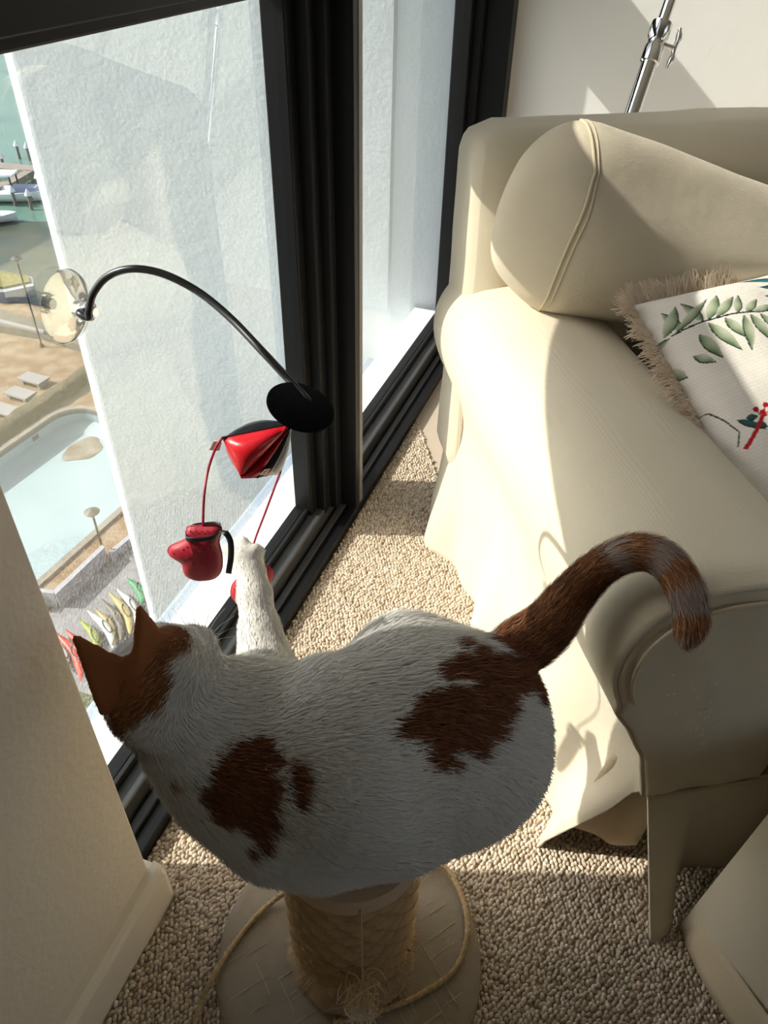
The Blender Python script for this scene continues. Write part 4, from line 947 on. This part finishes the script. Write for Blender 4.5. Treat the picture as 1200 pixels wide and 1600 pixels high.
V, F = surface_nets(allp.min(0) - .035 - np.array([.06, .06, .05]), allp.max(0) + .035 + np.array([.06, .08, 0]), .0040)
# Laplacian polish
for _ in range(2):
    acc = np.zeros_like(V); cnt = np.zeros(len(V))
    for i in range(4):
        np.add.at(acc, F[:, i], V[F[:, (i + 1) % 4]] + V[F[:, (i + 3) % 4]]); np.add.at(cnt, F[:, i], 2)
    V = V * .5 + .5 * acc / cnt[:, None]
oncap = np.hypot(V[:, 0] - PC[0], V[:, 1] - PC[1]) < .096; V[:, 2] = np.where(oncap, np.maximum(V[:, 2], .3765), V[:, 2])
def grad(P, e=.002):
    return np.stack([sdf(P + np.eye(3)[k] * e) - sdf(P - np.eye(3)[k] * e) for k in range(3)], 1) / (2 * e)
def trace(u, v):
    d = RC @ _ray(u, v); d /= np.linalg.norm(d); t = .3
    for _ in range(60):
        s = float(sdf((EYE + d * t)[None])[0]); t += s * .8
        if s < .0008: break
    return EYE + d * t
# coat pattern: patches are blobs on the body surface
BR = np.array([.150, .060, .028]); BR2 = np.array([.24, .105, .045]); WH = np.array([.76, .735, .69]); EAR = np.array([.26, .095, .035])
patch = []
def pt(u, v, r, c=BR): patch.append((trace(u, v), r, c))
for u, v, r in ((392, 1182, .020), (372, 1205, .030), (350, 1225, .026), (325, 1238, .016), (380, 1245, .034), (395, 1280, .024), (402, 1312, .013), (385, 1325, .008), (340, 1262, .018), (418, 1190, .010), (410, 1230, .018)): pt(u, v, r)
for u, v, r in ((456, 1205, .012), (460, 1222, .014), (457, 1242, .012)): pt(u, v, r)
pt(264, 1216, .007, BR2)
for u, v, r in ((800, 1000, .034), (840, 1020, .034), (830, 1055, .030), (790, 1050, .030), (745, 1020, .014), (715, 1005, .010), (755, 1055, .026), (715, 1045, .017), (690, 1050, .014), (770, 1090, .026), (735, 1100, .022), (700, 1105, .026), (672, 1110, .020), (655, 1130, .020), (628, 1140, .013), (690, 1145, .022), (720, 1155, .018), (680, 1180, .015), (735, 1165, .016), (755, 1130, .017), (700, 1195, .008), (610, 1150, .006)): pt(u, v, r)
for u, v, r in ((188, 1128, .016), (195, 1100, .026), (200, 1075, .03), (215, 1055, .03), (238, 1030, .022), (255, 1012, .018), (275, 992, .020), (285, 985, .014), (180, 1140, .010), (232, 1080, .020), (250, 1060, .016)): pt(u, v, r, BR2)
DK = np.array([.045, .018, .010])  # shading at the ear bases, put in as darker blobs of colour
for u, v, r in ((228, 1062, .012), (222, 1078, .013), (244, 1060, .010), (185, 1118, .010), (180, 1100, .010)): pt(u, v, r, DK)
PC_ = np.array([p[0] for p in patch]); PR_ = np.array([p[1] for p in patch]); PK_ = np.array([p[2] for p in patch])
tailP = tp[:, :3]; tcum = np.r_[0, np.cumsum(np.linalg.norm(np.diff(tailP, axis=0), axis=1))]; tcum /= tcum[-1]
def coat(P, jit):
    d = np.linalg.norm(P[:, None] - PC_[None], axis=2) - PR_[None] * 1.0; k = d.argmin(1); dm = d[np.arange(len(P)), k] + .004 * fbm(P, 130, 61) + jit
    w = np.clip(.5 - dm / .004, 0, 1)[:, None]; c = WH * (1 - w) + PK_[k] * w
    for t in ears:
        de = sd_tri(P, t, .0045); w = np.clip(1.2 - de / .006, 0, 1)[:, None]; c = c * (1 - w) + EAR * w
    q = np.linalg.norm(P[:, None] - tailP[None], axis=2); ti = q.argmin(1); dq = q[np.arange(len(P)), ti]; tt_ = tcum[ti] + 2.2 * jit
    ontail = (dq < .040) & (tcum[ti] > .08)
    light = np.array([.46, .36, .32]); orange = np.array([.36, .17, .085])
    bands = np.where(tt_[:, None] < .50, BR + (BR2 - BR) * np.clip(.5 + .5 * np.sin(tt_ * 30), 0, 1)[:, None] * .8, np.where((np.sin((tt_ - .50) * 2 * math.pi * 6.0) > -.15)[:, None], light, orange))
    return np.where(ontail[:, None], bands, c)
cat = empty('cat', [PC[0], PC[1], .3765], 'white and brown cat standing on the scratching post reaching for the mitt', 'cat')
body = fast_mesh('body', V, F, MT['skin'], cat)
set_col(body, coat(V, 0) * .9)
# fur: tapered ribbons lying along the coat direction
FA = V[F]; ar = np.linalg.norm(np.cross(FA[:, 2] - FA[:, 0], FA[:, 3] - FA[:, 1]), axis=1); NF = 170000
pick = rng.choice(len(F), NF, p=ar / ar.sum()); w4 = rng.dirichlet(np.ones(4), NF); R0 = (FA[pick] * w4[..., None]).sum(1)
up_ok = (R0[:, 2] > .388) | (np.hypot(R0[:, 0] - PC[0], R0[:, 1] - PC[1]) > .098); R0 = R0[up_ok]; NF = len(R0)
Nn = np.concatenate([grad(R0[i:i + 20000]) for i in range(0, NF, 20000)]); Nn /= np.linalg.norm(Nn, axis=1)[:, None] + 1e-9
flow = np.zeros_like(R0); length = np.zeros(NF); wsum = np.zeros(NF); LEN = dict(body=.019, head=.012, leg=.010, paw=.005, tail=.016)
for pr in prims:
    w = np.exp(-np.clip(sd_seg(R0, pr), 0, .2) / .010); flow += w[:, None] * pr[4]; length += w * LEN[pr[5]]; wsum += w
flow /= wsum[:, None]; length /= wsum
de = np.minimum(*[sd_tri(R0, t, .0045) for t in ears]); earm = np.exp(-np.clip(de, 0, .1) / .006)
length = length * (1 - .72 * earm)
flow += .16 * np.stack([fbm(R0, 26, 71 + k) for k in range(3)], 1) + rng.normal(0, .13, R0.shape)
T3 = flow - Nn * (flow * Nn).sum(1)[:, None]; T3 /= np.linalg.norm(T3, axis=1)[:, None] + 1e-9
Sd = np.cross(Nn, T3); Ln = length * rng.uniform(.6, 1.25, NF); lift = rng.uniform(.12, .42, NF)[:, None]
wd_ = np.where(Ln < .008, .00035, .00048)[:, None]
tipd = T3 * .93 + Nn * lift
base = R0 - Nn * .0015; mid = base + tipd * (Ln * .55)[:, None] + Nn * (Ln * .06)[:, None]; tip = base + tipd * Ln[:, None] - Nn * (Ln * .10)[:, None]
clump = rng.normal(0, 1, R0.shape) * 0; Vh = np.stack([base - Sd * wd_, base + Sd * wd_, mid + Sd * wd_ * .8, mid - Sd * wd_ * .8, tip], 1).reshape(-1, 3)
k5 = np.arange(NF)[:, None] * 5; Fh = np.concatenate([k5 + [2, 1, 0], k5 + [3, 2, 0], k5 + [4, 2, 3]])
fur = fast_mesh('fur', Vh, Fh, MT['fur'], cat); fur['kind'] = 'stuff'
hc = coat(R0, rng.normal(0, .0022, NF)) ; hc *= np.where(hc.mean(1) < .3, np.exp(rng.normal(0, .38, NF)) * 1.05, rng.uniform(.86, 1.06, NF))[:, None]; set_col(fur, np.repeat(hc, 5, 0))
fur.data.normals_split_custom_set_from_vertices(np.repeat(Nn * .9 + T3 * .25, 5, 0).tolist())
# nose, eye rims and whiskers
npos = at_z(304, 982, .588)
nb = lathe([(.001, .004), (.004, .003), (.0052, 0), (.003, -.003), (.001, -.004)], npos, 12, HD3 + RT3 * .5); part('nose', nb, MT['nose'], cat, True)
ws = []
for u0, v0, u1, v1, z1 in ((318, 992, 335, 938, .60), (322, 996, 352, 950, .595), (324, 1000, 366, 962, .59), (325, 1006, 372, 978, .585), (322, 1010, 368, 994, .575), (300, 985, 282, 945, .62), (296, 985, 268, 950, .62), (306, 984, 300, 940, .615), (270, 985, 262, 955, .63), (265, 988, 250, 962, .63)):
    a_, b_ = at_z(u0, v0, .582), at_z(u1, v1, z1); ws.append(tube(catmull([a_, (a_ + b_) / 2 + np.array([0, 0, .004]), b_], 8), np.linspace(.00045, .00012, 8), 4))
part('whiskers', join(*ws), MT['whisk'], cat, True)
